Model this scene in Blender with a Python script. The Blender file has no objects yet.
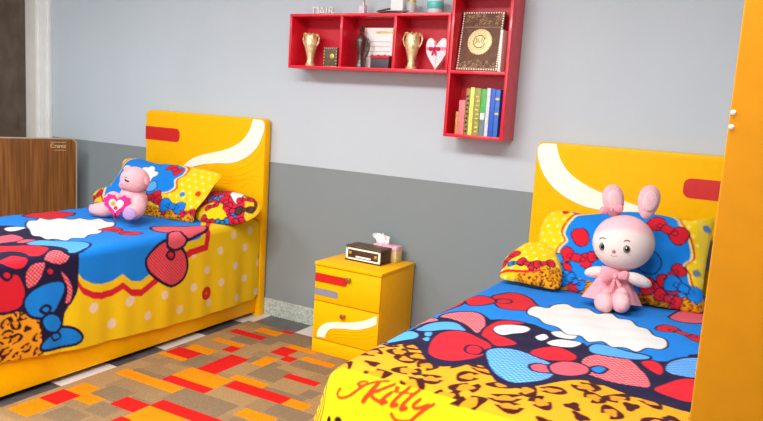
import bpy, bmesh, math, random
import numpy as np
from mathutils import Vector, Matrix
PI = math.pi
scene = bpy.context.scene
COL = scene.collection
rnd = random.Random(7)

# ------------------------------------------------------------------ camera model (back wall is y=0, floor is z=0)
F, YAW, PIT, ROLL = 709.9, -0.51034817, 0.14625834, 0.06278182
_f = np.array([math.sin(YAW)*math.cos(PIT), math.cos(YAW)*math.cos(PIT), -math.sin(PIT)])
_r = np.array([math.cos(YAW), -math.sin(YAW), 0]); _u = np.cross(_r, _f)
_r2 = _r*math.cos(ROLL)+_u*math.sin(ROLL); _u2 = np.cross(_r2, _f)
M = np.array([_r2, -_u2, _f])
CAM = np.array([0, -3.8484, 1.5])
def ray(x, y): return M.T @ np.array([(x-381.5)/F, (y-210.5)/F, 1.0])
def aty(x, y, Y):
    d = ray(x, y); return CAM+d*(Y-CAM[1])/d[1]
def atz(x, y, Z):
    d = ray(x, y); return CAM+d*(Z-CAM[2])/d[2]
def atx(x, y, X):
    d = ray(x, y); return CAM+d*(X-CAM[0])/d[0]
def atplane(x, y, P, n):
    d = ray(x, y); return CAM+d*(np.dot(np.array(P)-CAM, n)/np.dot(d, n))
def pxsize(P): return float(np.dot(M[2], np.array(P)-CAM))/F

# ------------------------------------------------------------------ materials
def lin(c):
    o = []
    for v in c[:3]:
        v = v/255.0
        o.append(v/12.92 if v <= 0.04045 else ((v+0.055)/1.055)**2.4)
    return tuple(o)+(1.0,)
def nd(nt, t, **kw):
    n = nt.nodes.new(t)
    for k, v in kw.items(): setattr(n, k, v)
    return n
def mat(name, c, rough=.5, metal=0., var=.06, scale=30., bump=0., bscale=200., coat=0., sheen=0., trans=0., c2=None, spec=.5):
    m = bpy.data.materials.new(name); m.use_nodes = True
    nt = m.node_tree; b = nt.nodes['Principled BSDF']
    b.inputs['Roughness'].default_value = rough; b.inputs['Metallic'].default_value = metal
    b.inputs['Coat Weight'].default_value = coat; b.inputs['Sheen Weight'].default_value = sheen
    b.inputs['Transmission Weight'].default_value = trans
    b.inputs['Specular IOR Level'].default_value = spec
    tc = nd(nt, 'ShaderNodeTexCoord'); no = nd(nt, 'ShaderNodeTexNoise')
    no.inputs['Scale'].default_value = scale; no.inputs['Detail'].default_value = 4
    nt.links.new(tc.outputs['Object'], no.inputs['Vector'])
    cr = nd(nt, 'ShaderNodeValToRGB')
    a = lin(c)
    bb = lin(c2) if c2 else tuple(min(1, x*(1+var)) for x in a[:3])+(1,)
    aa = a if c2 else tuple(x*(1-var) for x in a[:3])+(1,)
    cr.color_ramp.elements[0].color = aa; cr.color_ramp.elements[1].color = bb
    cr.color_ramp.elements[0].position = .35; cr.color_ramp.elements[1].position = .65
    nt.links.new(no.outputs['Fac'], cr.inputs['Fac']); nt.links.new(cr.outputs['Color'], b.inputs['Base Color'])
    if bump:
        n2 = nd(nt, 'ShaderNodeTexNoise'); n2.inputs['Scale'].default_value = bscale
        nt.links.new(tc.outputs['Object'], n2.inputs['Vector'])
        bp = nd(nt, 'ShaderNodeBump'); bp.inputs['Strength'].default_value = bump; bp.inputs['Distance'].default_value = .01
        nt.links.new(n2.outputs['Fac'], bp.inputs['Height']); nt.links.new(bp.outputs['Normal'], b.inputs['Normal'])
    return m
def vcmat(name, rough=.9, bump=.12, bscale=500., sheen=.04):
    m = mat(name, (255, 255, 255), rough, bump=bump, bscale=bscale, sheen=sheen, spec=.1)
    nt = m.node_tree; b = nt.nodes['Principled BSDF']
    a = nd(nt, 'ShaderNodeAttribute'); a.attribute_name = 'pattern'
    nt.links.new(a.outputs['Color'], b.inputs['Base Color'])
    return m
Y_ = (252, 184, 3)
m_yel = mat('yellow_lacquer', Y_, .45, var=.02, spec=.12)
m_yelp = mat('yellow_wardrobe_lacquer', (196, 126, 8), .5, var=.03, spec=.12)
m_red = mat('red_inlay', (205, 28, 22), .4, var=.03)
m_grey = mat('grey_inlay', (140, 142, 148), .4, var=.03)
m_cream = mat('cream_inlay', (255, 247, 226), .4, var=.02)
m_dark = mat('dark_plinth', (30, 24, 22), .7)
m_shelf = mat('red_shelf_lacquer', (222, 22, 48), .35, var=.03, coat=.2)
m_shelfb = mat('red_shelf_back', (198, 14, 40), .45, var=.03)
m_white = mat('white_cloth', (242, 240, 236), .8)
m_gold = mat('pale_gold', (246, 222, 170), .3, .5, var=.22, scale=60, bump=.5, bscale=90)
m_goldd = mat('antique_gold', (214, 178, 100), .35, .6, var=.2, bump=.3)
m_brown = mat('carved_brown', (112, 76, 56), .55, var=.2, bump=.6, bscale=160)
m_brownd = mat('dark_brown_glaze', (74, 42, 40), .3, var=.15, coat=.4)
m_paper = mat('paper', (245, 242, 230), .8, var=.02)
m_metal = mat('brushed_bronze', (176, 130, 84), .35, .8)
m_chrome = mat('pale_metal_trim', (196, 180, 158), .35, .3)
def fabric(name, c): return mat(name, c, .95, var=.05, bump=.55, bscale=170, sheen=.08, spec=.1)
m_pink = fabric('pink_plush', (234, 176, 182)); m_pinkd = fabric('rose_satin', (234, 156, 166))
m_pale = fabric('pale_plush', (232, 212, 204)); m_lav = fabric('lavender_plush', (180, 146, 196))
m_mag = fabric('magenta_frill', (232, 50, 130)); m_black = mat('black_bead', (30, 22, 20), .2)

# ------------------------------------------------------------------ objects
def tag(o, label=None, cat=None, group=None, kind=None):
    if label: o['label'] = label
    if cat: o['category'] = cat
    if group: o['group'] = group
    if kind: o['kind'] = kind
    return o
def wloc(o):
    v = Vector((0, 0, 0))
    while o is not None: v += o.location; o = o.parent
    return v
def thing(name, label, cat, loc, group=None):
    o = bpy.data.objects.new(name, None); COL.objects.link(o); o.location = Vector([float(x) for x in loc]); o.empty_display_size = .05
    return tag(o, label, cat, group)
def link_mesh(name, me, mats, parent=None, smooth=True, base=True):
    o = bpy.data.objects.new(name, me); COL.objects.link(o)
    for m in (mats if isinstance(mats, (list, tuple)) else [mats]): me.materials.append(m)
    if parent is not None:
        off = wloc(parent); o.parent = parent
    elif base and len(me.vertices):
        co = np.empty(len(me.vertices)*3, 'f'); me.vertices.foreach_get('co', co); co = co.reshape(-1, 3)
        lo, hi = co.min(0), co.max(0)
        off = Vector(((lo[0]+hi[0])/2, (lo[1]+hi[1])/2, lo[2])); off = Vector([float(v) for v in off]); o.location = off
    else: off = Vector((0, 0, 0))
    me.transform(Matrix.Translation(-off))
    if smooth:
        me.polygons.foreach_set('use_smooth', [True]*len(me.polygons))
        try: me.set_sharp_from_angle(angle=math.radians(38))
        except Exception: pass
    return o
def obj(name, bm, mats, parent=None, smooth=True):
    me = bpy.data.meshes.new(name)
    bmesh.ops.recalc_face_normals(bm, faces=bm.faces[:]); bm.to_mesh(me); bm.free()
    return link_mesh(name, me, mats, parent, smooth)
def NB(): return bmesh.new()
def add_box(bm, x0, x1, y0, y1, z0, z1, bev=0.):
    t = bmesh.new()
    v = [t.verts.new((x, y, z)) for x in (x0, x1) for y in (y0, y1) for z in (z0, z1)]
    for f in ((0, 1, 3, 2), (4, 6, 7, 5), (0, 4, 5, 1), (2, 3, 7, 6), (0, 2, 6, 4), (1, 5, 7, 3)): t.faces.new([v[i] for i in f])
    bmesh.ops.recalc_face_normals(t, faces=t.faces[:])
    if bev: bmesh.ops.bevel(t, geom=t.edges[:], offset=bev, segments=2, affect='EDGES', profile=.5)
    merge(bm, t)
    return bm
def merge(bm, t, mtx=None):
    if mtx is not None: bmesh.ops.transform(t, matrix=mtx, verts=t.verts[:])
    me = bpy.data.meshes.new('tmp'); t.to_mesh(me); t.free(); bm.from_mesh(me); bpy.data.meshes.remove(me)
def box(name, a, m, parent=None, bev=.003): return obj(name, add_box(NB(), *a, bev), m, parent)
def frame(u, w):
    u = Vector(u).normalized(); w = Vector(w); w = (w-u*w.dot(u)).normalized(); n = u.cross(w)
    return u, w, n
def add_prism(bm, pts, org, u, w, t, bev=0.):
    """polygon pts (a,b) in plane org+a*u+b*w, extruded by t along u x w"""
    u, w, n = frame(u, w); org = Vector([float(v) for v in org]); tb = bmesh.new()
    a = [tb.verts.new(org+u*float(p[0])+w*float(p[1])) for p in pts]
    f = tb.faces.new(a)
    r = bmesh.ops.extrude_face_region(tb, geom=[f])
    vs = [g for g in r['geom'] if isinstance(g, bmesh.types.BMVert)]
    bmesh.ops.translate(tb, verts=vs, vec=n*t)
    bmesh.ops.recalc_face_normals(tb, faces=tb.faces[:])
    if bev:
        es = [e for e in tb.edges if len(e.link_faces) == 2 and any(len(ff.verts) == len(pts) and len(pts) > 4 for ff in e.link_faces)] or tb.edges[:]
        bmesh.ops.bevel(tb, geom=es, offset=bev, segments=2, affect='EDGES', profile=.5)
    merge(bm, tb); return bm
def add_ell(bm, c, r, rot=None, seg=28, rings=16):
    t = bmesh.new(); bmesh.ops.create_uvsphere(t, u_segments=seg, v_segments=rings, radius=1)
    S = Matrix.Diagonal((*[float(v) for v in r], 1))
    mt = Matrix.Translation(Vector([float(v) for v in c]))@(rot.to_4x4() if rot else Matrix.Identity(4))@S
    merge(bm, t, mt); return bm
def add_lathe(bm, prof, c, seg=28, sy=1.):
    c = Vector([float(v) for v in c]); rows = []
    for r, z in prof: rows.append([bm.verts.new(c+Vector((r*math.cos(2*PI*k/seg), sy*r*math.sin(2*PI*k/seg), z))) for k in range(seg)])
    for a, b in zip(rows, rows[1:]):
        for k in range(seg): bm.faces.new((a[k], a[(k+1) % seg], b[(k+1) % seg], b[k]))
    bm.faces.new(rows[0][::-1]); bm.faces.new(rows[-1]); return bm
def add_tube(bm, pts, r, seg=8):
    pts = [Vector([float(v) for v in p]) for p in pts]; rows = []; n = None
    for i, p in enumerate(pts):
        d = (pts[min(i+1, len(pts)-1)]-pts[max(i-1, 0)]).normalized()
        if n is None: n = d.orthogonal().normalized()
        n = (n-d*n.dot(d)).normalized(); b = d.cross(n); rr = r(i/(len(pts)-1)) if callable(r) else r
        rows.append([bm.verts.new(p+(n*math.cos(2*PI*k/seg)+b*math.sin(2*PI*k/seg))*rr) for k in range(seg)])
    for a, b in zip(rows, rows[1:]):
        for k in range(seg): bm.faces.new((a[k], a[(k+1) % seg], b[(k+1) % seg], b[k]))
    bm.faces.new(rows[0][::-1]); bm.faces.new(rows[-1]); return bm
def smooth_poly(p, n=5, closed=True):
    p = np.array(p, float); N = len(p); out = []
    for i in range(N if closed else N-1):
        if closed: a, b, c, d = p[i-1], p[i], p[(i+1) % N], p[(i+2) % N]
        else: a, b, c, d = p[max(i-1, 0)], p[i], p[i+1], p[min(i+2, N-1)]
        for k in range(n):
            t = k/n
            out.append(.5*((2*b)+(-a+c)*t+(2*a-5*b+4*c-d)*t*t+(-a+3*b-3*c+d)*t**3))
    if not closed: out.append(p[-1])
    return np.array(out)
def remesh(bm, voxel=.006, sm=6):
    me = bpy.data.meshes.new('tmp'); bm.to_mesh(me); bm.free()
    o = bpy.data.objects.new('tmp', me); COL.objects.link(o)
    r = o.modifiers.new('r', 'REMESH'); r.mode = 'VOXEL'; r.voxel_size = voxel
    s = o.modifiers.new('s', 'SMOOTH'); s.iterations = sm; s.factor = .5
    dg = bpy.context.evaluated_depsgraph_get()
    m2 = bpy.data.meshes.new_from_object(o.evaluated_get(dg)); bpy.data.objects.remove(o); bpy.data.meshes.remove(me)
    return m2
def rect_round(x0, x1, y0, y1, r, corners='abcd', n=6):
    """a=low-left b=low-right c=up-right d=up-left"""
    out = []
    for k, (cx, cy, a0) in zip('abcd', ((x0+r, y0+r, PI), (x1-r, y0+r, 1.5*PI), (x1-r, y1-r, 0), (x0+r, y1-r, .5*PI))):
        if k in corners:
            for i in range(n+1): out.append((cx+r*math.cos(a0+i/n*PI/2), cy+r*math.sin(a0+i/n*PI/2)))
        else: out.append({'a': (x0, y0), 'b': (x1, y0), 'c': (x1, y1), 'd': (x0, y1)}[k])
    return out
def setcol(me, cols):
    a = me.color_attributes.new('pattern', 'FLOAT_COLOR', 'POINT')
    c = np.ones((len(me.vertices), 4), 'f'); c[:, :3] = cols
    a.data.foreach_set('color', c.ravel())

# ------------------------------------------------------------------ printed cloth: patterns drawn into a colour grid in cloth metres
NAVY = (34, 26, 60); RED = (226, 36, 52); PINK = (238, 96, 112); BLUE = (26, 138, 236); SKY = (92, 176, 244)
YEL = (255, 212, 20); WHT = (246, 244, 240); ORG = (250, 166, 28); SPOT = (66, 20, 22)
class Canvas:
    def __init__(s, a0, b0, a1, b1, res, bg):
        s.a0, s.b0, s.res = a0, b0, res
        s.w, s.h = int((a1-a0)/res)+1, int((b1-b0)/res)+1
        s.im = np.empty((s.h, s.w, 3), 'f'); s.im[:] = lin(bg)[:3]
    def win(s, lo, hi):
        i0 = max(0, int((lo[0]-s.a0)/s.res)-1); i1 = min(s.w, int((hi[0]-s.a0)/s.res)+2)
        j0 = max(0, int((lo[1]-s.b0)/s.res)-1); j1 = min(s.h, int((hi[1]-s.b0)/s.res)+2)
        if i1 <= i0 or j1 <= j0: return None
        X, Yv = np.meshgrid(s.a0+np.arange(i0, i1)*s.res, s.b0+np.arange(j0, j1)*s.res)
        return slice(j0, j1), slice(i0, i1), X, Yv
    @staticmethod
    def inside(P, X, Yv):
        m = np.zeros(X.shape, bool)
        for (ax, ay), (bx, by) in zip(P, np.roll(P, -1, 0)):
            if ay == by: continue
            c = ((ay > Yv) != (by > Yv)) & (X < (bx-ax)*(Yv-ay)/(by-ay)+ax); m ^= c
        return m
    @staticmethod
    def dist(P, X, Yv, closed=True):
        d = np.full(X.shape, 9., 'f'); Q = np.roll(P, -1, 0) if closed else P[1:]
        for (ax, ay), (bx, by) in zip(P, Q):
            vx, vy = bx-ax, by-ay; L = vx*vx+vy*vy+1e-12
            t = np.clip(((X-ax)*vx+(Yv-ay)*vy)/L, 0, 1)
            d = np.minimum(d, np.hypot(X-ax-t*vx, Yv-ay-t*vy))
        return d
    def fill(s, P, c, ow=0., oc=NAVY, dots=None, layer=None):
        P = np.array(P, float); w = s.win(P.min(0)-ow, P.max(0)+ow)
        if w is None: return
        J, I, X, Yv = w; sub = s.im[J, I]; m = s.inside(P, X, Yv)
        if ow:
            d = s.dist(P, X, Yv); sub[d < ow] = lin(oc)[:3]; m &= d >= ow*.35
        if layer is not None: sub[m] = layer[J, I][m]
        else: sub[m] = lin(c)[:3]
        if dots:
            p = .021; q = np.floor(Yv/(p*.5)); xx = (X+(q % 2)*p*.5) % p-p/2; yy = Yv % (p*.5)-p*.25
            sub[m & (np.hypot(xx, yy) < .0056)] = lin(dots)[:3]
    def stroke(s, P, r, c, closed=False):
        P = np.array(P, float); w = s.win(P.min(0)-r, P.max(0)+r)
        if w is None: return
        J, I, X, Yv = w; s.im[J, I][s.dist(P, X, Yv, closed) < r] = lin(c)[:3]
    def disc(s, a, b, r, c, ra=None):
        t = np.linspace(0, 2*PI, 20, endpoint=False)
        s.fill(np.c_[a+r*np.cos(t), b+(ra or r)*np.sin(t)], c)
    def leopard(s, pitch=.075, seed=3):
        R = random.Random(seed); keep = s.im.copy(); s.im[:] = lin(ORG)[:3]
        b = s.b0; row = 0
        while b < s.b0+s.h*s.res+pitch:
            a = s.a0+(row % 2)*pitch*.5
            while a < s.a0+s.w*s.res+pitch:
                ca, cb = a+R.uniform(-.2, .2)*pitch, b+R.uniform(-.2, .2)*pitch
                ra, rb = pitch*R.uniform(.36, .47), pitch*R.uniform(.24, .33); an = R.uniform(0, PI); ph, g = R.uniform(0, 6.3), R.uniform(0, 6.3)
                w = s.win((ca-pitch, cb-pitch), (ca+pitch, cb+pitch))
                if w:
                    J, I, X, Yv = w; x, y = X-ca, Yv-cb
                    xr, yr = x*math.cos(an)+y*math.sin(an), -x*math.sin(an)+y*math.cos(an)
                    th = np.arctan2(yr/rb, xr/ra); q = np.hypot(xr/ra, yr/rb)
                    if R.random() < .22: dk = q < .62+.15*np.sin(3*th+ph)
                    else:
                        th_w = .26+.1*np.sin(3*th+ph)
                        dk = (np.abs(q-.82) < th_w) & (np.sin(2*th+g)+.5*np.sin(3*th+ph) < .9)
                        s.im[J, I][q < .6] = lin((240, 148, 24))[:3]
                    s.im[J, I][dk] = lin(SPOT)[:3]
                a += pitch
            b += pitch*.66; row += 1
        lay = s.im; s.im = keep; return lay
    def polka(s, pitch=.105, r=.021, c=(250, 240, 200)):
        b = s.b0; row = 0
        while b < s.b0+s.h*s.res:
            a = s.a0+(row % 2)*pitch*.5
            while a < s.a0+s.w*s.res:
                s.disc(a, b, r, c); a += pitch
            b += pitch*.8; row += 1
    def bow(s, a, b, L, an, c, kc=None, ow=.006, dots=None):
        ca, sa = math.cos(an), math.sin(an)
        def tr(P): return [(a+L*(x*ca-y*sa), b+L*(x*sa+y*ca)) for x, y in P]
        for sg in (1, -1):
            s.fill(smooth_poly(tr([(sg*.1, .1), (sg*.45, .42), (sg*.85, .42), (sg*1., 0), (sg*.85, -.42), (sg*.45, -.38), (sg*.1, -.1)])), c, ow, dots=dots)
            s.fill(smooth_poly(tr([(sg*.25, .08), (sg*.5, .1), (sg*.5, -.1), (sg*.25, -.08)])), kc or c, ow*.7)
        s.fill(smooth_poly(tr([(.22, .2), (-.22, .2), (-.26, 0), (-.22, -.2), (.22, -.2), (.26, 0)])), kc or c, ow)
    def sample(s, A, B):
        k = s.im.copy(); p = np.pad(k, ((1, 1), (1, 1), (0, 0)), 'edge')
        k = sum(p[i:i+s.h, j:j+s.w]*wi*wj for i, wi in enumerate((.25, .5, .25)) for j, wj in enumerate((.25, .5, .25)))
        i = np.clip(np.rint((A-s.a0)/s.res).astype(int), 0, s.w-1); j = np.clip(np.rint((B-s.b0)/s.res).astype(int), 0, s.h-1)
        return k[j, i]

# ------------------------------------------------------------------ room
RX0, RX1, RY0, RZ1 = -7.2, 1.3, -5.2, 2.95
def wall_mat():
    m = mat('two_tone_wall_paint', (190, 199, 204), .75, var=.02, scale=1.5, bump=.06, bscale=60, spec=.2)
    nt = m.node_tree; b = nt.nodes['Principled BSDF']; src = b.inputs['Base Color'].links[0].from_socket
    g = nd(nt, 'ShaderNodeNewGeometry'); sx = nd(nt, 'ShaderNodeSeparateXYZ'); nt.links.new(g.outputs['Position'], sx.inputs[0])
    gt = nd(nt, 'ShaderNodeMath', operation='LESS_THAN'); gt.inputs[1].default_value = 1.074
    nt.links.new(sx.outputs['Z'], gt.inputs[0])
    mx = nd(nt, 'ShaderNodeMix', data_type='RGBA'); nt.links.new(gt.outputs[0], mx.inputs[0])
    nt.links.new(src, mx.inputs[6]); mx.inputs[7].default_value = lin((133, 141, 142))
    nt.links.new(mx.outputs[2], b.inputs['Base Color']); return m
m_wall = wall_mat()
def struct(name, a, m, bev=0.): return tag(obj(name, add_box(NB(), *a, bev), m, smooth=False), kind='structure')
struct('wall_back', (RX0, RX1, 0, .12, 0, RZ1), m_wall)
struct('wall_left', (RX0-.12, RX0, RY0, .12, 0, RZ1), m_wall)
struct('wall_right', (RX1, RX1+.12, RY0, .12, 0, RZ1), m_wall)
struct('wall_front', (RX0, RX1, RY0-.12, RY0, 0, RZ1), m_wall)
struct('ceiling', (RX0-.12, RX1+.12, RY0-.12, .12, RZ1, RZ1+.1), mat('ceiling_white', (240, 240, 238), .8))
TILE = .345
TILE_Y = TILE-float(atz(66, 388, 0)[1])
def floor_mat():
    m = mat('checker_marble_tiles', (78, 74, 76), .3, var=.2, scale=14)
    nt = m.node_tree; b = nt.nodes['Principled BSDF']; src = b.inputs['Base Color'].links[0].from_socket
    tc = nt.nodes['Texture Coordinate']; mp = nd(nt, 'ShaderNodeMapping')
    mp.inputs['Location'].default_value = (2.98, TILE_Y, .5)
    g = nd(nt, 'ShaderNodeNewGeometry'); nt.links.new(g.outputs['Position'], mp.inputs['Vector'])
    ch = nd(nt, 'ShaderNodeTexChecker'); ch.inputs['Scale'].default_value = 1/TILE
    nt.links.new(mp.outputs[0], ch.inputs['Vector'])
    mx = nd(nt, 'ShaderNodeMix', data_type='RGBA'); nt.links.new(ch.outputs['Fac'], mx.inputs[0])
    nt.links.new(src, mx.inputs[6]); mx.inputs[7].default_value = lin((205, 196, 190))
    nt.links.new(mx.outputs[2], b.inputs['Base Color']); return m
struct('floor', (RX0-.12, RX1+.12, RY0-.12, .12, -.1, 0), floor_mat())
def granite():
    m = mat('speckled_granite', (150, 164, 156), .4, c2=(200, 208, 200), scale=90)
    return m
struct('baseboard_back', (-5.4, RX1, -.012, 0, 0, .118), granite(), .002)
# doorway at the far end of the back wall: white frame and a dark brown leaf
m_frame = mat('white_door_paint', (236, 234, 230), .45, var=.03, scale=8)
m_framec = mat('shaded_lining_paint', (214, 208, 200), .5, var=.04, scale=8)  # cream lining, its colour darkened to carry the shading of the jamb
m_leaf = mat('dark_door_wood', (104, 88, 72), .5, c2=(86, 68, 52), scale=6)
dx = aty(49, 60, -.03)[0]; dm = aty(35.5, 60, -.03)[0]; dl = aty(25, 60, -.03)[0]
dr = bpy.data.objects.new('door_1', None); COL.objects.link(dr); dr.location = (dl-.5, -.02, 0); tag(dr, kind='structure')
fb = NB(); add_box(fb, dm, dx, -.035, 0, 0, 2.5, .004); add_box(fb, dm+.02, dm+.05, -.045, -.03, 0, 2.5, .004); add_box(fb, dx-.05, dx-.015, -.045, -.03, 0, 2.5, .004)
add_box(fb, dl-.9-(dx-dm), dl-.9, -.035, 0, 0, 2.5, .004); add_box(fb, dl-.9, dm, -.035, 0, 2.38, 2.5, .004)
obj('door_frame', fb, m_frame, dr)
obj('door_lining', add_box(NB(), dl, dm, -.026, 0, 0, 2.38, .003), m_framec, dr)
lb = NB(); add_box(lb, dl-.9, dl, -.016, -.001, .01, 2.38)
for z0, z1 in ((.2, .95), (1.1, 2.2)): add_box(lb, dl-.78, dl-.12, -.02, -.014, z0, z1, .003)
obj('door_leaf', lb, m_leaf, dr)

# ------------------------------------------------------------------ rug: woven rectangles
RUG = (-3.01, -1.21, -4.3, -.215, .007)
T_, U_, O_, D_, S_ = 0, 1, 2, 3, 4
def rugrects():
    rr = random.Random(11); R = []
    y = RUG[3]
    while y > -2.1:                                   # quiet tan and sand weave between the bright blocks
        h = rr.choice((.07, .1, .13)); x = RUG[0]-rr.uniform(0, .2)
        while x < RUG[1]:
            w = rr.uniform(.14, .42); R.append((x, x+w, y-h, y, rr.choice((T_, T_, S_, S_, U_)))); x += w
        y -= h
    R += [(-2.40, -2.21, -.96, -.78, U_), (-2.01, -1.93, -1.01, -.91, U_), (-2.03, -1.8, -1.27, -1.15, U_), (-2.52, -2.16, -1.456, -1.285, U_), (-2.91, -2.70, -1.292, -1.245, U_),
          (-2.80, -2.667, -1.06, -.865, U_), (-2.86, -2.68, -.58, -.50, U_), (-2.62, -2.40, -.41, -.25, U_), (-2.83, -2.66, -1.62, -1.48, U_), (-2.80, -2.62, -1.91, -1.78, U_), (-2.70, -2.56, -1.76, -1.645, U_), (-2.31, -2.05, -.70, -.60, U_)]
    R += [(-2.975, -2.83, -1.96, -1.80, O_), (-2.96, -2.838, -1.664, -1.547, O_), (-2.845, -2.72, -1.71, -1.62, O_), (-2.95, -2.522, -1.377, -1.291, O_), (-3.0, -2.80, -1.03, -.985, O_),
          (-2.70, -2.396, -1.21, -1.06, O_), (-2.95, -2.76, -.87, -.78, O_), (-2.93, -2.70, -.664, -.60, O_), (-2.496, -2.25, -1.75, -1.544, O_), (-2.85, -2.665, -.36, -.27, O_),
          (-2.49, -2.40, -.82, -.665, O_), (-2.50, -2.30, -.474, -.41, O_), (-2.31, -2.09, -.59, -.525, O_), (-2.44, -2.21, -1.055, -.985, O_), (-2.118, -1.92, -1.377, -1.284, O_), (-2.015, -1.88, -1.145, -1.06, O_)]
    R += [(-2.958, -2.695, -.474, -.40, D_), (-2.70, -2.614, -.263, -.215, D_), (-2.765, -2.685, -.753, -.66, D_), (-2.666, -2.528, -1.062, -.772, D_), (-2.518, -2.40, -.609, -.474, D_), (-2.40, -2.32, -.665, -.585, D_),
          (-2.225, -2.01, -.865, -.80, D_), (-2.385, -2.015, -1.151, -1.055, D_), (-2.701, -2.396, -1.285, -1.21, D_), (-2.985, -2.80, -.985, -.868, D_), (-2.661, -2.50, -1.645, -1.535, D_), (-2.50, -2.118, -1.544, -1.456, D_), (-2.972, -2.84, -1.80, -1.664, D_), (-2.511, -2.44, -1.85, -1.70, D_)]
    return R
def make_rug():
    x0, x1, y0, y1, h = RUG; R = rugrects(); rr = random.Random(5)
    y = -2.05
    while y > y0:                                    # the stretch below the picture, same weave
        hh = rr.uniform(.07, .16); x = x0
        while x < x1:
            w = rr.uniform(.15, .5); R.insert(0, (x, x+w, y-hh, y, rr.choice((0, 4, 1, 4, 2, 3)))); x += w
        y -= hh
    xs = sorted({x0, x1}|{round(min(max(v, x0), x1), 3) for r in R for v in r[:2]}); ys = sorted({y0, y1}|{round(min(max(v, y0), y1), 3) for r in R for v in r[2:4]})
    bm = NB(); V = {}
    def v(i, j): 
        if (i, j) not in V: V[i, j] = bm.verts.new((xs[i], ys[j], h))
        return V[i, j]
    for i in range(len(xs)-1):
        cx = (xs[i]+xs[i+1])/2
        for j in range(len(ys)-1):
            cy = (ys[j]+ys[j+1])/2; k = 0
            for r in R:
                if r[0] <= cx <= r[1] and r[2] <= cy <= r[3]: k = r[4]
            f = bm.faces.new((v(i, j), v(i+1, j), v(i+1, j+1), v(i, j+1))); f.material_index = k
    be = [e for e in bm.edges if len(e.link_faces) == 1]
    r = bmesh.ops.extrude_edge_only(bm, edges=be)
    for g in r['geom']:
        if isinstance(g, bmesh.types.BMVert): g.co.z = .0005
    C = lambda n, c: mat(n, c, .95, var=.14, scale=120, bump=.5, bscale=300, spec=.1)
    o = obj('rug', bm, [C('tan_pile', (162, 128, 86)), C('taupe_pile', (134, 110, 82)), C('orange_pile', (216, 132, 12)), C('red_pile', (208, 30, 24)), C('sand_pile', (150, 120, 82))], smooth=False)
    tag(o, 'patchwork rug of tan, orange and red rectangles on the tiled floor', 'rug')
make_rug()

# ------------------------------------------------------------------ beds
ZT = .675; BR = .045; YF = -2.03                      # top of the cover, fold radius, foot plane
def make_bed(name_label, x0, x1, mirror):
    """headboard against the wall; u runs from the nightstand side"""
    root = thing('bed', name_label, 'bed', ((x0+x1)/2, -1.0, 0))
    bx0, bx1 = x0, x1
    if mirror: x1 += .03
    W = x1-x0; yf, yb = -.075, -.014; HT = 1.362
    def X(u): return x1-u if mirror else x0+u
    def plane(pts, y=yf): return [(X(u), z) for u, z in pts]
    def slab(nm, pts, t, m, par, y=yf, bev=0.):
        P = [(X(u), z) for u, z in pts]
        return obj(nm, add_prism(NB(), P, (0, y, 0), (1, 0, 0), (0, 0, 1), t, bev), m, par)
    hb = obj('headboard', add_prism(NB(), [(p[0], p[1]) for p in rect_round(x0, x1, .0, HT, .035, 'cd')], (0, yb, 0), (1, 0, 0), (0, 0, 1), yb-yf, .006), m_yel, root)
    def inset(pts, c, nm):                            # u measured from far edge
        slab(nm, [(W-a, z) for a, z in pts], .003, c, hb)
    inset(rect_round(-.001, .345, 1.146, 1.243, .035, 'bc'), m_red, 'red_bar')
    inset(rect_round(-.001, .34, .8, .952, .04, 'bc'), m_grey, 'grey_bar')
    # cream swoosh from the top corner on the nightstand side down to the middle
    A = [(.105, HT-.006), (.13, 1.285), (.178, 1.22), (.25, 1.17), (.35, 1.128), (.48, 1.095), (.59, 1.065), (.67, 1.03), (.75, .965), (.80, .88)]
    B = [(.78, .88), (.74, .93), (.67, .972), (.54, 1.01), (.40, 1.03), (.28, 1.043), (.16, 1.09), (.07, 1.163), (.02, 1.25), (.006, 1.318), (.018, HT-.016), (.045, HT-.006)]
    A = smooth_poly(A, 4, False); B = smooth_poly(B, 4, False)
    slab('cream_swoosh', list(map(tuple, A))+list(map(tuple, B)), .004, m_cream, hb)
    g = NB()
    for k in range(6):
        off = .03+.035*k
        pts = [(X(u), yf, z-off*(1+.25*math.sin(3*u+k))) for u, z in smooth_poly([(.03, 1.16-.03*k), (.12, 1.085), (.2, 1.05), (.3, 1.03), (.42, 1.02), (.54, .995), (.66, .95), (.72, .88)], 4, False)]
        add_tube(g, pts, .0022, 5)
    obj('grooves', g, m_yel, hb)
    # base
    x0, x1 = bx0, bx1
    fz0, fz1 = .026, .43; b = NB()
    add_box(b, x0, x0+.03, -2.0, yf, fz0, fz1, .004); add_box(b, x1-.03, x1, -2.0, yf, fz0, fz1, .004)
    add_box(b, x0, x1, -2.0, -1.97, fz0, fz1, .004); add_box(b, x0+.03, x1-.03, -1.97, yf, .2, .25)
    obj('bed_frame', b, m_yel, root)
    obj('plinth', add_box(NB(), x0+.06, x1-.06, -1.93, yf-.01, .0 if mirror else .0, .2), m_dark, root)
    box('mattress', (x0+.012, x1-.012, -1.99, yf-.005, .255, ZT-.012), m_white, root, .04)
    return root
LX0, LX1, RXa, RXb = -4.172, -3.072, -1.172, -.072
make_bed('yellow single bed with the heart-holding plush toy sitting on it', LX0, LX1, True)
make_bed('yellow single bed with the long-eared rabbit plush sitting on it', RXa, RXb, False)
LS, RS = LX1+.016, RXa-.016                            # planes of the hanging sides facing the gap
ARC = BR*PI/2
def unfoldL(x, y):
    P = atz(x, y, ZT)
    if P[0] <= LS-BR*.4: return P[0], P[1]
    Q = atx(x, y, LS); z = min(Q[2], ZT); drop = ZT-z
    d = drop+BR*.55 if drop < BR else ARC+drop-BR
    return LS-BR+d, Q[1]
RBR = .065
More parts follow.
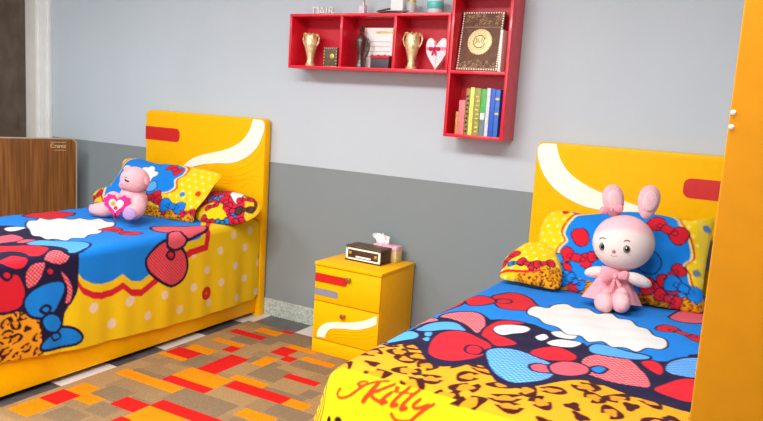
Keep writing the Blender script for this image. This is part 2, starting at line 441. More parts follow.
def unfoldR(x, y):
    BR = RBR; ARC = BR*PI/2; P = atz(x, y, ZT)
    if P[1] < YF+BR*.4:
        Q = aty(x, y, YF-.02); drop = max(0, ZT-Q[2]); d = drop+BR*.55 if drop < BR else ARC+drop-BR
        return Q[0], YF+BR-d
    return P[0], P[1]
def make_cover(name, x0, x1, dl, dr, df, cv, step, label, ripple, hem=None, seed=0, flare=.0, BR=BR):
    ARC = BR*PI/2
    """cloth over [x0,x1]x[YF,-.085] hanging by dl, dr, df beyond the fold"""
    ex0, ex1, ey = x0+BR, x1-BR, YF+BR
    s = np.arange(ex0-dl, ex1+dr+step/2, step); v = np.arange(ey-df, -.085+step/2, step)
    S, V = np.meshgrid(s, v)
    ds = np.where(S > ex1, S-ex1, np.where(S < ex0, S-ex0, 0.)); dv = np.where(V < ey, V-ey, 0.)
    if hem is not None:
        k = hem(V); ds = np.where(ds > 0, ds*k, ds)
    S2 = np.clip(S, ex0, ex1)+ds; V2 = np.maximum(V, ey)+dv
    rho = (np.abs(ds)**8+np.abs(dv)**8)**(1/8.); hyp = np.hypot(ds, dv)+1e-9
    a = np.minimum(rho/BR, PI/2); out = BR*np.sin(a); down = BR*(1-np.cos(a))+np.maximum(rho-ARC, 0)
    hang = np.clip((rho-ARC*.6)/.4, 0, 1)
    per = V*1.0+np.where(dv < 0, S, 0)*1.3
    wav = ripple*(np.sin(per*23+seed)*.5+np.sin(per*11+1.3*seed+1)*.6+.35*np.sin(per*41+2))
    out = out+hang*(wav+.012)+flare*np.maximum(rho-ARC*.5, 0)
    Xc = np.clip(S, ex0, ex1)+out*ds/hyp; Yc = np.maximum(V, ey)+out*dv/hyp
    Z = ZT-down
    top = np.clip(1-rho/.05, 0, 1)
    Z = Z+top*(.003*np.sin(S*9+V*5+seed)*np.sin(V*7-S*3)+.0015*np.sin(S*31+V*17)+.001*np.sin(V*47-S*21))
    co = np.stack([Xc, Yc, Z], -1).reshape(-1, 3).astype('f'); h, w = S.shape
    idx = np.arange(h*w).reshape(h, w)
    q = np.stack([idx[:-1, :-1], idx[:-1, 1:], idx[1:, 1:], idx[1:, :-1]], -1).reshape(-1, 4)
    me = bpy.data.meshes.new(name); me.vertices.add(len(co)); me.vertices.foreach_set('co', co.ravel())
    me.loops.add(q.size); me.loops.foreach_set('vertex_index', q.ravel().astype('i'))
    me.polygons.add(len(q)); me.polygons.foreach_set('loop_start', np.arange(0, q.size, 4, dtype='i')); me.polygons.foreach_set('loop_total', np.full(len(q), 4, 'i'))
    me.update(); me.validate()
    setcol(me, cv.sample(S2.ravel(), V2.ravel())*.77)
    me.polygons.foreach_set('use_smooth', [True]*len(me.polygons))
    o = link_mesh(name, me, m_cloth, smooth=False)
    return tag(o, label, 'bedspread')
m_cloth = vcmat('printed_cotton')

# ---- printed pattern of the cover under the rabbit plush
def pat_right():
    cv = Canvas(-1.75, -2.65, .35, -.05, .002, ORG); U = unfoldR
    lay = cv.leopard(.112, 3); cv.im[:] = lay
    r2 = lambda P: [U(390+a/5.087, 270+b/5.087) for a, b in P]
    r3 = lambda P: [U(400+a/4.169, 320+b/4.169) for a, b in P]
    r4 = lambda P: [U(530+a/3.478, 300+b/3.478) for a, b in P]
    px = lambda P: [U(a, b) for a, b in P]
    sp = smooth_poly
    cv.fill(sp(px([(340, 352), (385, 347), (400, 325), (460, 296), (520, 315), (560, 330), (640, 345), (760, 350), (780, 425), (700, 413), (650, 401), (620, 391), (590, 382), (560, 382), (535, 387), (515, 387), (495, 379), (482, 365), (445, 366), (428, 362), (417, 347), (400, 344)]), 3), NAVY)
    cv.fill(px([(380, 343), (447, 313), (469, 311), (484, 314), (491, 320), (500, 320), (518, 321), (535, 325), (560, 335), (585, 343), (592, 352), (615, 352), (640, 357), (655, 362), (680, 362), (690, 354), (840, 352), (840, 230), (500, 255), (380, 320)]), BLUE)
    o = .0085
    def B(z, P, c, dots=None, w=o, oc=NAVY): cv.fill(sp(z(P)), c, w, oc, dots)
    B(r2, [(255, 205), (320, 165), (365, 148), (378, 160), (345, 182), (290, 200)], RED)
    B(r2, [(520, 140), (560, 120), (620, 113), (690, 130), (735, 165), (755, 195), (720, 208), (650, 205), (570, 195), (535, 172)], RED)
    B(r2, [(548, 150), (590, 146), (620, 158), (590, 170), (550, 166)], RED)
    B(r2, [(385, 145), (430, 132), (500, 138), (535, 155), (525, 172), (460, 178), (400, 172)], RED)
    B(r2, [(255, 235), (310, 215), (390, 208), (450, 215), (485, 245), (487, 290), (465, 310), (440, 320), (405, 295), (360, 265), (300, 245)], RED, (250, 170, 180))
    B(r2, [(110, 278), (180, 232), (240, 245), (245, 255), (200, 265), (140, 277)], RED, (250, 170, 180))
    B(r2, [(135, 303), (190, 275), (260, 262), (330, 268), (375, 295), (388, 312), (330, 308), (270, 305), (210, 312), (150, 312)], SKY)
    B(r2, [(-10, 345), (60, 310), (120, 315), (150, 330), (130, 350), (60, 360), (-10, 365)], SKY)
    B(r2, [(180, 318), (215, 318), (210, 335), (180, 335)], SKY, w=.005); B(r2, [(165, 350), (195, 340), (205, 350), (190, 365)], SKY, w=.005)
    B(r2, [(465, 330), (485, 295), (530, 268), (580, 260), (640, 262), (690, 272), (640, 277), (560, 282), (525, 300), (545, 325), (590, 345), (650, 372), (600, 385), (540, 385), (500, 355)], RED)
    B(r2, [(528, 305), (550, 285), (620, 278), (690, 285), (715, 300), (690, 315), (630, 322), (570, 330)], WHT, w=.004)
    B(r4, [(20, 125), (50, 119), (65, 130), (40, 139)], WHT, w=.004); B(r4, [(75, 113), (120, 108), (165, 122), (150, 134), (95, 128)], WHT, w=.004); B(r4, [(60, 147), (100, 136), (160, 141), (180, 150), (150, 163), (90, 160)], WHT, w=.004)
    B(r3, [(118, 130), (130, 90), (160, 60), (210, 48), (270, 52), (330, 75), (380, 100), (375, 130), (325, 158), (280, 168), (220, 170), (160, 160), (130, 148)], RED)
    B(r3, [(275, 125), (295, 110), (330, 113), (345, 128), (325, 142), (290, 140)], RED)
    B(r4, [(0, 185), (20, 165), (80, 160), (130, 172), (165, 195), (150, 210), (90, 208), (40, 200)], RED)
    B(r3, [(358, 140), (375, 122), (430, 118), (500, 128), (570, 150), (625, 172), (645, 200), (640, 230), (610, 250), (540, 262), (470, 258), (410, 230), (375, 190)], BLUE, (150, 205, 250))
    B(r3, [(545, 190), (585, 180), (630, 195), (635, 215), (590, 216), (555, 208)], PINK)
    B(r4, [(180, 210), (215, 190), (280, 185), (340, 205), (390, 245), (420, 285), (410, 305), (350, 298), (290, 285), (240, 270), (190, 250)], RED, (248, 160, 170))
    B(r4, [(210, 238), (240, 228), (268, 240), (240, 254)], BLUE)
    B(r4, [(70, 225), (110, 212), (170, 218), (205, 235), (200, 255), (150, 265), (100, 258), (75, 245)], PINK)
    B(r4, [(205, 165), (240, 155), (330, 178), (410, 195), (410, 207), (330, 207), (225, 185)], SKY)
    B(r4, [(385, 218), (430, 213), (465, 238), (455, 262), (420, 245)], RED)
    B(r4, [(470, 240), (500, 210), (560, 198), (640, 215), (600, 268), (510, 264)], BLUE, (150, 205, 250))
    B(r4, [(430, 310), (480, 285), (555, 275), (640, 290), (660, 365), (560, 352), (500, 336)], RED)
    # white cloud with a puffy outline
    B(r4, [(-6, 52), (-4, 34), (22, 24), (62, 28), (84, 16), (130, 16), (160, 28), (200, 28), (235, 46), (280, 46), (310, 64), (350, 70), (372, 90), (410, 100), (430, 122), (470, 135), (478, 158), (452, 172), (408, 168), (372, 182), (330, 166), (285, 166), (255, 146), (205, 145), (175, 124), (128, 118), (100, 96), (50, 84), (30, 66)], WHT, w=.006)
    B(r4, [(485, 62), (520, 40), (580, 42), (640, 55), (620, 80), (540, 78)], PINK)
    cv.bow(*U(683, 334), .105, -.35, RED)
    # yellow hem at the foot with its red script
    cv.fill(px([(318, 366), (335, 366.5), (342, 368.5), (400, 381), (451, 397.5), (443, 407), (490, 418.5), (560, 440), (760, 500), (760, 640), (200, 640), (200, 366)]), YEL)
    cv.fill([(-1.75, -2.65), (.35, -2.65), (.35, -2.12), (-1.75, -2.12)], YEL)
    cv.fill([(-1.75, -2.65), (-1.165, -2.65), (-1.165, -2.0), (-1.75, -2.0)], YEL)
    k = lambda P: [U(300+a/3.815, 360+b/3.815) for a, b in P]
    T = (206, 66, 22)
    for P, w in (([(150, 112), (142, 128), (155, 143), (185, 138), (215, 118), (240, 98), (225, 90), (207, 98), (225, 106), (270, 92), (310, 90)], .0045), ([(278, 100), (258, 132), (240, 158)], .008), ([(335, 103), (290, 124), (262, 132), (278, 150), (300, 161), (315, 155)], .006),
                 ([(335, 133), (312, 153), (307, 166), (325, 164)], .0065), ([(392, 116), (355, 160), (347, 177), (366, 175)], .0065), ([(345, 130), (415, 140)], .0035), ([(430, 126), (390, 172), (383, 190), (402, 187)], .0065),
                 ([(445, 160), (425, 180), (442, 190), (480, 181)], .006), ([(498, 178), (448, 210), (420, 232), (372, 228), (350, 205)], .0055)):
        cv.stroke(sp(k(P), 6, False), w, T)
    cv.disc(*k([(350, 118)])[0], .009, T)
    for q in range(5):                                # the script runs on round the corner
        a = -1.2-.035*q; cv.stroke(sp([(a, -1.98-.03*q), (a-.03, -2.06), (a-.02, -2.14), (a-.06, -2.22)], 6, False), .006, T)
    for a, b in ((330, 417), (342, 418.5)): cv.disc(*U(a, b), .014, (40, 22, 20))
    return cv
make_cover('bedspread', RS, RXb+.016, .46, .46, .42, pat_right(), .004, 'bright bedspread with white cloud, bows and yellow lettered hem under the rabbit plush', .006, seed=2, flare=.26, BR=RBR)

def pat_left():
    cv = Canvas(-4.75, -2.6, -2.3, -.05, .002, YEL); U = unfoldL; sp = smooth_poly
    lay = cv.leopard(.075, 9)
    l3 = lambda P: [U(a/5.615, 195+b/5.615) for a, b in P]
    l4 = lambda P: [U(a/4.008, 260+b/4.008) for a, b in P]
    l5 = lambda P: [U(120+a/4.006, 215+b/4.006) for a, b in P]
    px = lambda P: [U(a, b) for a, b in P]
    # dots and stitching on the yellow border
    for a, b in ((455, 80), (498, 130), (400, 142), (293, 157), (457, 202), (345, 220), (552, 190), (400, 268), (292, 290), (495, 252), (172, 318), (460, 328), (236, 378), (40, 340), (105, 402), (540, 305), (350, 350), (520, 60)):
        cv.disc(*U(120+a/4.006, 215+b/4.006), .026, (250, 226, 186))
    for a, b in ((370, 190), (445, 255), (515, 165)): cv.disc(*U(a/4.008, 260+b/4.008), .028, (250, 226, 196))
    edge = [(70, 262), (82, 279), (92, 283.5), (101, 284), (112, 281), (122, 274), (131, 281), (140, 281), (150, 273), (165, 258), (185, 243), (200, 238), (201, 229), (201, 220)]
    top = [(203, 214), (190, 170), (60, 195), (-300, 240), (-300, 330), (60, 300)]
    def off(k): return [(a, b+k) for a, b in edge[:9]]+[(a+k*.5, b+k*.8) for a, b in edge[9:12]]+[(a+k*.7, b) for a, b in edge[12:]]
    cv.fill(px(off(15)+[(211, 205)]+top[1:]), RED); cv.fill(px(off(8)+[(205.5, 205)]+top[1:]), YEL); cv.fill(px(edge+top), BLUE)
    cv.fill(px([(-400, 300), (0, 307), (25, 311), (40, 320), (43, 390), (0, 400), (-400, 480)]), ORG, layer=lay)
    cv.fill([(-4.75, -2.6), (-2.3, -2.6), (-2.3, -1.97), (-4.75, -1.97)], ORG, layer=lay)
    cv.fill(sp(px([(-60, 226), (0, 225), (25, 229), (50, 238), (72, 248), (78, 270), (76, 292), (64, 312), (60, 330), (42, 352), (38, 320), (20, 312), (0, 312), (-60, 312)]), 3), NAVY)
    o = .011
    def B(z, P, c, dots=None, w=o, oc=NAVY): cv.fill(sp(z(P)), c, w, oc, dots)
    B(l3, [(130, 118), (200, 101), (280, 92), (400, 98), (415, 108), (380, 120), (300, 130), (200, 130)], RED)
    B(l3, [(20, 192), (60, 182), (130, 180), (140, 190), (60, 205)], WHT)
    B(l3, [(-30, 240), (60, 222), (130, 240), (100, 255), (-30, 272)], PINK); B(l3, [(90, 262), (140, 248), (200, 255), (130, 268)], PINK, w=.006)
    B(l3, [(150, 270), (220, 257), (400, 260), (490, 265), (500, 285), (460, 315), (400, 320), (370, 305), (280, 288), (170, 285)], SKY)
    B(l3, [(-60, 285), (140, 285), (270, 297), (240, 335), (170, 345), (130, 325), (40, 318), (-60, 325)], RED)
    B(l3, [(-10, 375), (60, 342), (140, 350), (165, 375), (120, 415), (60, 412)], RED)
    B(l3, [(260, 350), (300, 312), (380, 320), (395, 345), (360, 385), (310, 390), (265, 375)], RED, (250, 150, 160))
    B(l4, [(100, 60), (130, 18), (180, 10), (172, 50), (150, 90), (110, 115)], RED, (250, 150, 160))
    B(l4, [(-20, 85), (60, 55), (90, 90), (100, 140), (70, 195), (-20, 205)], RED); B(l4, [(8, 60), (28, 46), (44, 62), (28, 78)], RED)
    B(l4, [(240, 40), (265, 60), (288, 110), (278, 165), (256, 172), (266, 120), (250, 72)], RED, (250, 150, 160))
    B(l4, [(186, 45), (200, 32), (215, 45), (200, 60)], RED, w=.008)
    B(l4, [(95, 170), (120, 130), (180, 95), (240, 85), (258, 110), (240, 160), (205, 215), (150, 230), (110, 215)], BLUE)
    B(l4, [(160, 200), (178, 184), (195, 192), (182, 210)], BLUE)
    B(l4, [(165, 330), (205, 292), (240, 270), (290, 275), (320, 305), (300, 330), (240, 345), (165, 358)], BLUE)
    B(l4, [(200, 300), (222, 290), (236, 305), (212, 318)], BLUE, w=.008)
    B(l4, [(165, 240), (195, 215), (230, 225), (240, 255), (220, 285), (180, 280)], BLUE)
    # puffy white cloud
    B(l3, [(146, 170), (158, 148), (200, 142), (225, 130), (280, 136), (330, 127), (395, 136), (450, 129), (505, 140), (560, 136), (600, 150), (640, 156), (636, 176), (590, 190), (560, 212), (500, 222), (470, 240), (410, 238), (370, 252), (310, 244), (262, 250), (225, 232), (180, 226), (165, 200)], WHT, w=.008)
    cv.bow(*U(120.5, 231.5), .14, .0, RED, ow=.007)
    B(l5, [(105, 180), (130, 145), (165, 115), (200, 105), (240, 130), (258, 155), (267, 200), (257, 240), (237, 265), (205, 281), (170, 270), (130, 240), (110, 215)], RED, (240, 110, 120), w=.013)
    B(l5, [(186, 160), (200, 146), (216, 158), (204, 176)], RED, w=.011)
    B(l5, [(125, 50), (170, 42), (250, 47), (330, 44), (346, 54), (310, 80), (268, 98), (255, 75), (215, 64), (195, 72), (150, 65)], PINK, w=.013)
    B(l5, [(195, 75), (230, 65), (257, 75), (266, 100), (250, 125), (215, 138), (190, 115)], PINK, w=.013)
    bx, by = U(205, 293); cv.disc(bx, by, .043, (214, 26, 22)); cv.disc(bx, by, .03, (236, 60, 50)); cv.disc(bx, by, .022, (206, 20, 20))
    for q in range(4): cv.disc(bx+.009*math.cos(q*PI/2), by+.009*math.sin(q*PI/2), .004, (250, 210, 60))
    bx, by = U(260.5, 255.5); cv.disc(bx, by, .034, (40, 96, 170)); cv.disc(bx, by, .022, (110, 170, 220))
    return cv
def hemL(V):
    return np.interp(V, [-1.95, -1.5, -.7, -.14, -.05], [.47, .515, .55, .54, .5])/.55
make_cover('bedspread', LX0-.016, LS, .45, .55+BR*.57, .40, pat_left(), .005, 'bright bedspread with red bows and polka-dot yellow side under the heart-holding plush', .007, hemL, 4)

# ------------------------------------------------------------------ pillows
def settle(me, z):
    for v in me.vertices:
        if v.co.z < z: v.co.z = z+.0008*math.sin(v.co.x*90)
def settle_tree(root, z):
    for o in root.children_recursive:
        if o.type == 'MESH':
            dz = z-wloc(o).z
            for v in o.data.vertices:
                if v.co.z < dz: v.co.z = dz
def make_pillow(outline_px, P0, tilt, thick, paint, bg, label, rings=70, seg=260, group=None):
    n = np.array([0, -math.cos(tilt), math.sin(tilt)]); w = np.array([0, math.sin(tilt), math.cos(tilt)]); P0 = np.array(P0, float)
    def U(x, y):
        p = atplane(x, y, P0, n)-P0; return p[0], float(np.dot(p, w))
    P = smooth_poly([U(*p) for p in outline_px], 12); c = P.mean(0)
    cv = Canvas(P[:, 0].min()-.03, P[:, 1].min()-.03, P[:, 0].max()+.03, P[:, 1].max()+.03, .002, bg); paint(cv, U)
    L = np.r_[0, np.cumsum(np.hypot(*np.diff(np.r_[P, P[:1]], axis=0).T))]; t = np.linspace(0, L[-1], seg, endpoint=False)
    Q = np.c_[np.interp(t, L, np.r_[P[:, 0], P[0, 0]]), np.interp(t, L, np.r_[P[:, 1], P[0, 1]])]
    rr = np.linspace(0, 1, rings+1)[1:]
    co, uv = [], []
    for sgn in (1, -1):
        co.append(P0+c[0]*np.array([1, 0, 0])+c[1]*w+n*thick*sgn*(1 if sgn > 0 else .8)); uv.append(c)
        for r in rr:
            for q in Q:
                a = c+(q-c)*r; h = thick*(1-r**2.6)**.62*(1 if sgn > 0 else .8)
                h += (.004*math.sin(a[0]*31+a[1]*9)*math.sin(a[1]*26)+.006*math.sin(a[0]*14-a[1]*11))*(1-r**4)*sgn
                co.append(P0+a[0]*np.array([1, 0, 0])+a[1]*w+n*sgn*max(h, 0)); uv.append(a)
    N = rings*seg+1; fs = []
    for k in range(2):
        o = k*N
        ring = lambda i, j: (o+1+i*seg+j % seg) if not (k and i == rings-1) else (1+(rings-1)*seg+j % seg)
        for j in range(seg): fs.append((o, ring(0, j), ring(0, j+1))[::1 if k == 0 else -1])
        for i in range(rings-1):
            for j in range(seg): fs.append((ring(i, j), ring(i+1, j), ring(i+1, j+1), ring(i, j+1))[::1 if k == 0 else -1])
    co = np.array(co); used = sorted({i for f in fs for i in f}); mp = {o: i for i, o in enumerate(used)}
    me = bpy.data.meshes.new('pillow'); me.from_pydata(co[used].tolist(), [], [[mp[i] for i in f] for f in fs]); me.update()
    bm = bmesh.new(); bm.from_mesh(me); bmesh.ops.recalc_face_normals(bm, faces=bm.faces[:]); bm.to_mesh(me); bm.free()
    settle(me, ZT+.004); uv = np.array(uv)[used]; setcol(me, cv.sample(uv[:, 0], uv[:, 1])*.8)
    o = link_mesh('pillow', me, m_cloth); return tag(o, label, 'pillow', group)

def paint_bigR(cv, U):
    sp = smooth_poly; lay = cv.leopard(.03, 5); cv.polka(.05, .008, (255, 240, 150))
    r6 = lambda P: [U(495+a/4.21, 205+b/4.21) for a, b in P]; r7 = lambda P: [U(625+a/3.663, 205+b/3.663) for a, b in P]; px = lambda P: [U(*p) for p in P]
    med = [(585, 219), (574, 226), (567, 238), (570, 247), (562, 254), (563, 270), (570, 300), (680, 305), (688, 282), (683, 270), (691, 262), (688, 245), (680, 232), (676, 222), (660, 216), (620, 214)]
    def grow(k): 
        c = np.array((628, 262)); return [tuple(c+(np.array(p)-c)*(1+k)) for p in med]
    cv.fill(sp(px(grow(.07)), 4), (226, 60, 30)); cv.fill(sp(px(grow(.035)), 4), (255, 236, 140)); cv.fill(sp(px(med), 4), BLUE)
    cv.fill(px([(520, 278), (560, 278), (585, 284), (640, 297), (720, 304), (720, 330), (500, 330)]), ORG, layer=lay)
    B = lambda z, P, c: cv.fill(sp(z(P)), c, .004)
    cv.disc(*U(567, 215), .02, (220, 60, 30)); cv.disc(*U(577, 215), .018, (60, 120, 190))
    B(r6, [(330, 150), (345, 130), (380, 128), (400, 150), (400, 185), (370, 200), (345, 185)], RED)
    cv.bow(*U(578, 263), .085, -.15, RED, ow=.004); cv.bow(*U(602, 262), .06, .3, RED, ow=.004); cv.bow(*U(571, 281), .075, 2.3, RED, ow=.004)
    cv.bow(*U(561, 273), .085, -.9, BLUE, ow=.004); cv.bow(*U(577, 285), .05, -.5, BLUE, ow=.004)
    cv.bow(*U(668, 236), .1, -.45, RED, ow=.004)
    cv.fill(sp(px([(640, 262), (650, 256), (662, 268), (655, 280), (640, 276)])), BLUE, .004)
    cv.bow(*U(660, 291), .085, .2, RED, ow=.004); cv.bow(*U(672, 281), .07, .9, RED, ow=.004); cv.bow(*U(668, 302), .06, -.3, RED, ow=.004); cv.bow(*U(684, 293), .085, -.25, BLUE, ow=.004)
    cv.fill(px([(696, 222), (713, 228), (706, 262), (700, 290), (697, 290), (699, 250)]), (240, 206, 60))
    cv.disc(*U(697, 276), .018, (110, 130, 150)); cv.disc(*U(707, 232), .018, (90, 130, 180))
TILT = math.radians(36)
make_pillow([(542, 224), (555, 211), (585, 214), (635, 212), (674, 218), (700, 222), (714, 219), (711, 238), (706, 265), (703, 290), (703, 311), (680, 311), (640, 305), (588, 297), (552, 288), (541, 272), (538, 250)],
            (-.66, -.40, .80), TILT, .075, paint_bigR, YEL, 'large yellow pillow with blue medallion, leaning behind the rabbit plush')
def paint_smR(cv, U):
    sp = smooth_poly; lay = cv.leopard(.03, 6); cv.polka(.05, .008, (255, 240, 150))
    r6 = lambda P: [U(495+a/4.21, 205+b/4.21) for a, b in P]
    cv.fill(sp(r6([(85, 315), (180, 288), (270, 280), (300, 345), (180, 360), (100, 345)])), ORG, layer=lay)
    cv.fill(r6([(0, 285), (90, 295), (200, 300), (200, 306), (90, 304), (0, 296)]), RED)
    cv.bow(*U(509, 262), .065, 1.0, RED, ow=.004); cv.bow(*U(517, 269), .04, .2, BLUE, ow=.004); cv.bow(*U(528, 270), .05, -.3, RED, ow=.004); cv.bow(*U(545, 270), .05, .5, RED, ow=.004)
make_pillow([(501, 278), (502, 268), (506, 258), (516, 250), (528, 243), (543, 243), (553, 247), (560, 262), (562, 280), (556, 289), (538, 286), (519, 282)],
            (-1.08, -.51, .76), math.radians(54), .045, paint_smR, YEL, 'small yellow pillow with a leopard strip, lying by the large medallion pillow', 50, 160)
def paint_bigL(cv, U):
    sp = smooth_poly; lay = cv.leopard(.035, 8); cv.polka(.055, .009, (255, 240, 150))
    l2 = lambda P: [U(130+a/5.615, 155+b/5.615) for a, b in P]; px = lambda P: [U(*p) for p in P]
    med = [(126, 170), (140, 160), (158, 164), (176, 166), (189, 172), (189, 180), (181, 186), (180, 193), (171, 198), (160, 200), (140, 215), (112, 205), (112, 192)]
    c = np.array((150, 185)); g = lambda k: [tuple(c+(np.array(p)-c)*(1+k)) for p in med]
    cv.fill(sp(px(g(.1)), 4), (226, 60, 30)); cv.fill(sp(px(g(.05)), 4), (255, 236, 160)); cv.fill(sp(px(med), 4), BLUE)
    cv.fill(px([(85, 202), (120, 207), (150, 209), (175, 214), (200, 216), (200, 235), (85, 230)]), ORG, layer=lay)
    cv.fill(sp(l2([(100, 115), (112, 100), (135, 98), (150, 86), (166, 96), (168, 118), (188, 124), (184, 146), (162, 160), (148, 186), (124, 192), (106, 176), (96, 150)])), WHT, .003)
    cv.bow(*U(179.5, 174), .085, -.35, RED, ow=.004); 
    cv.fill(sp(l2([(118, 215), (150, 190), (180, 182), (188, 215), (160, 238), (130, 235)])), SKY, .004)
    cv.bow(*U(155, 203), .1, .2, RED, ow=.004); cv.bow(*U(146, 199), .06, 1.2, RED, ow=.004); cv.bow(*U(166, 209), .07, -.6, RED, ow=.004); cv.bow(*U(99, 199), .07, .6, RED, ow=.004)
    cv.bow(*U(176.5, 210.5), .1, 0, BLUE, ow=.004); cv.bow(*U(190, 215), .05, .6, RED, ow=.004)
    cv.disc(*U(186.5, 198.5), .02, (60, 140, 210)); cv.disc(*U(200.5, 196.5), .02, (226, 60, 30)); cv.disc(*U(110, 188), .02, (60, 120, 190))
make_pillow([(93, 199), (95, 193), (107, 190), (114, 182), (121, 171), (125, 160), (139, 159), (157, 164), (173, 165), (189, 167), (206, 170), (221, 175), (213, 187), (205, 199), (196, 210), (191, 223), (166, 221), (140, 219), (115, 214), (97, 207)],
            (-3.75, -.40, .80), math.radians(38), .075, paint_bigL, YEL, 'large yellow pillow with blue medallion, behind the heart-holding plush')
def paint_smL(cv, U):
    sp = smooth_poly; l2 = lambda P: [U(130+a/5.615, 155+b/5.615) for a, b in P]
    cv.fill(sp(l2([(420, 220), (520, 205), (640, 215), (660, 300), (640, 372), (560, 372), (548, 320), (480, 300), (400, 320), (385, 280)])), RED)
    for a, b, L, an, c in ((455, 245, .07, .8, RED), (520, 235, .06, -.4, RED), (500, 275, .065, .1, (90, 140, 220)), (410, 300, .05, 1.3, WHT), (560, 300, .07, -.7, RED), (590, 340, .07, .3, RED), (480, 320, .05, .5, RED), (612, 345, .05, 1.2, BLUE), (420, 270, .05, -1, RED)):
        cv.bow(*U(130+a/5.615, 155+b/5.615), L, an, c, ow=.005)
    cv.fill(sp(l2([(580, 250), (592, 226), (622, 230), (640, 222), (652, 246), (644, 284), (622, 306), (604, 296), (590, 270)])), WHT, .004)
    cv.bow(*U(130+662/5.615, 155+278/5.615), .055, .6, RED, ow=.004)
    cv.fill(sp(l2([(700, 262), (722, 280), (716, 315), (690, 345), (705, 300)])), (120, 50, 20))
    cv.fill(sp(l2([(400, 345), (440, 352), (480, 332), (530, 330), (548, 372), (420, 385)])), YEL)
    for a, b, L, an, c in ((655, 330, .06, .4, (90, 60, 40)), (600, 380, .06, .1, RED), (440, 385, .06, -.2, RED), (520, 388, .05, .3, BLUE), (680, 250, .04, 1.0, ORG)): cv.bow(*U(130+a/5.615, 155+b/5.615), L, an, c, ow=.005)
make_pillow([(195, 214), (201, 201), (208, 193), (223, 191), (237, 193), (249, 197), (258, 201), (261, 207), (258, 214), (253, 218), (244, 222), (230, 224), (208, 224), (198, 221)],
            (-3.3, -.29, .765), math.radians(50), .055, paint_smL, (250, 200, 30), 'small crumpled red-and-yellow pillow at the corner by the headboard', 50, 160)

# ------------------------------------------------------------------ soft toys
def cam_rot(): return Matrix([M[0], -M[1], -M[2]]).transposed()       # columns: right, up, towards viewer
CR = cam_rot()
def ell_px(bm, x, y, rx, ry, Yd, rd=None, an=0.):
    P = aty(x, y, Yd); k = pxsize(P); rot = CR@Matrix.Rotation(an, 3, 'Z')
    add_ell(bm, P, (rx*k, ry*k, (rd if rd else (rx+ry)/2)*k), rot); return P, k
def bow3d(P, L, R3, m, parent, name, tails=False):
    bm = NB(); P = Vector([float(v) for v in P])
    for sg in (1, -1):
        t = bmesh.new(); bmesh.ops.create_uvsphere(t, u_segments=18, v_segments=12, radius=1)
        for v in t.verts:
            f = .3+.7*((v.co.x*sg+1)/2)
            v.co.y *= f*.45; v.co.z *= f*.25; v.co.x = v.co.x*.5+sg*.5
        bmesh.ops.scale(t, vec=(L, L, L), verts=t.verts[:])
        merge(bm, t, Matrix.Translation(P)@R3.to_4x4())
        if tails:
            tt = bmesh.new(); bmesh.ops.create_uvsphere(tt, u_segments=14, v_segments=10, radius=1)
            for v in tt.verts:
                f = .4+.6*((1-v.co.y)/2); v.co.x *= .2*f; v.co.z *= .06; v.co.y = v.co.y*.6-.55
            bmesh.ops.scale(tt, vec=(L, L, L), verts=tt.verts[:])
            merge(bm, tt, Matrix.Translation(P)@(R3@Matrix.Rotation(sg*.35, 3, 'Z')).to_4x4())
    o = obj(name, bm, m, parent)
    kb = NB(); add_ell(kb, P, (L*.17, L*.2, L*.17), R3); obj('knot', kb, m, o); return o
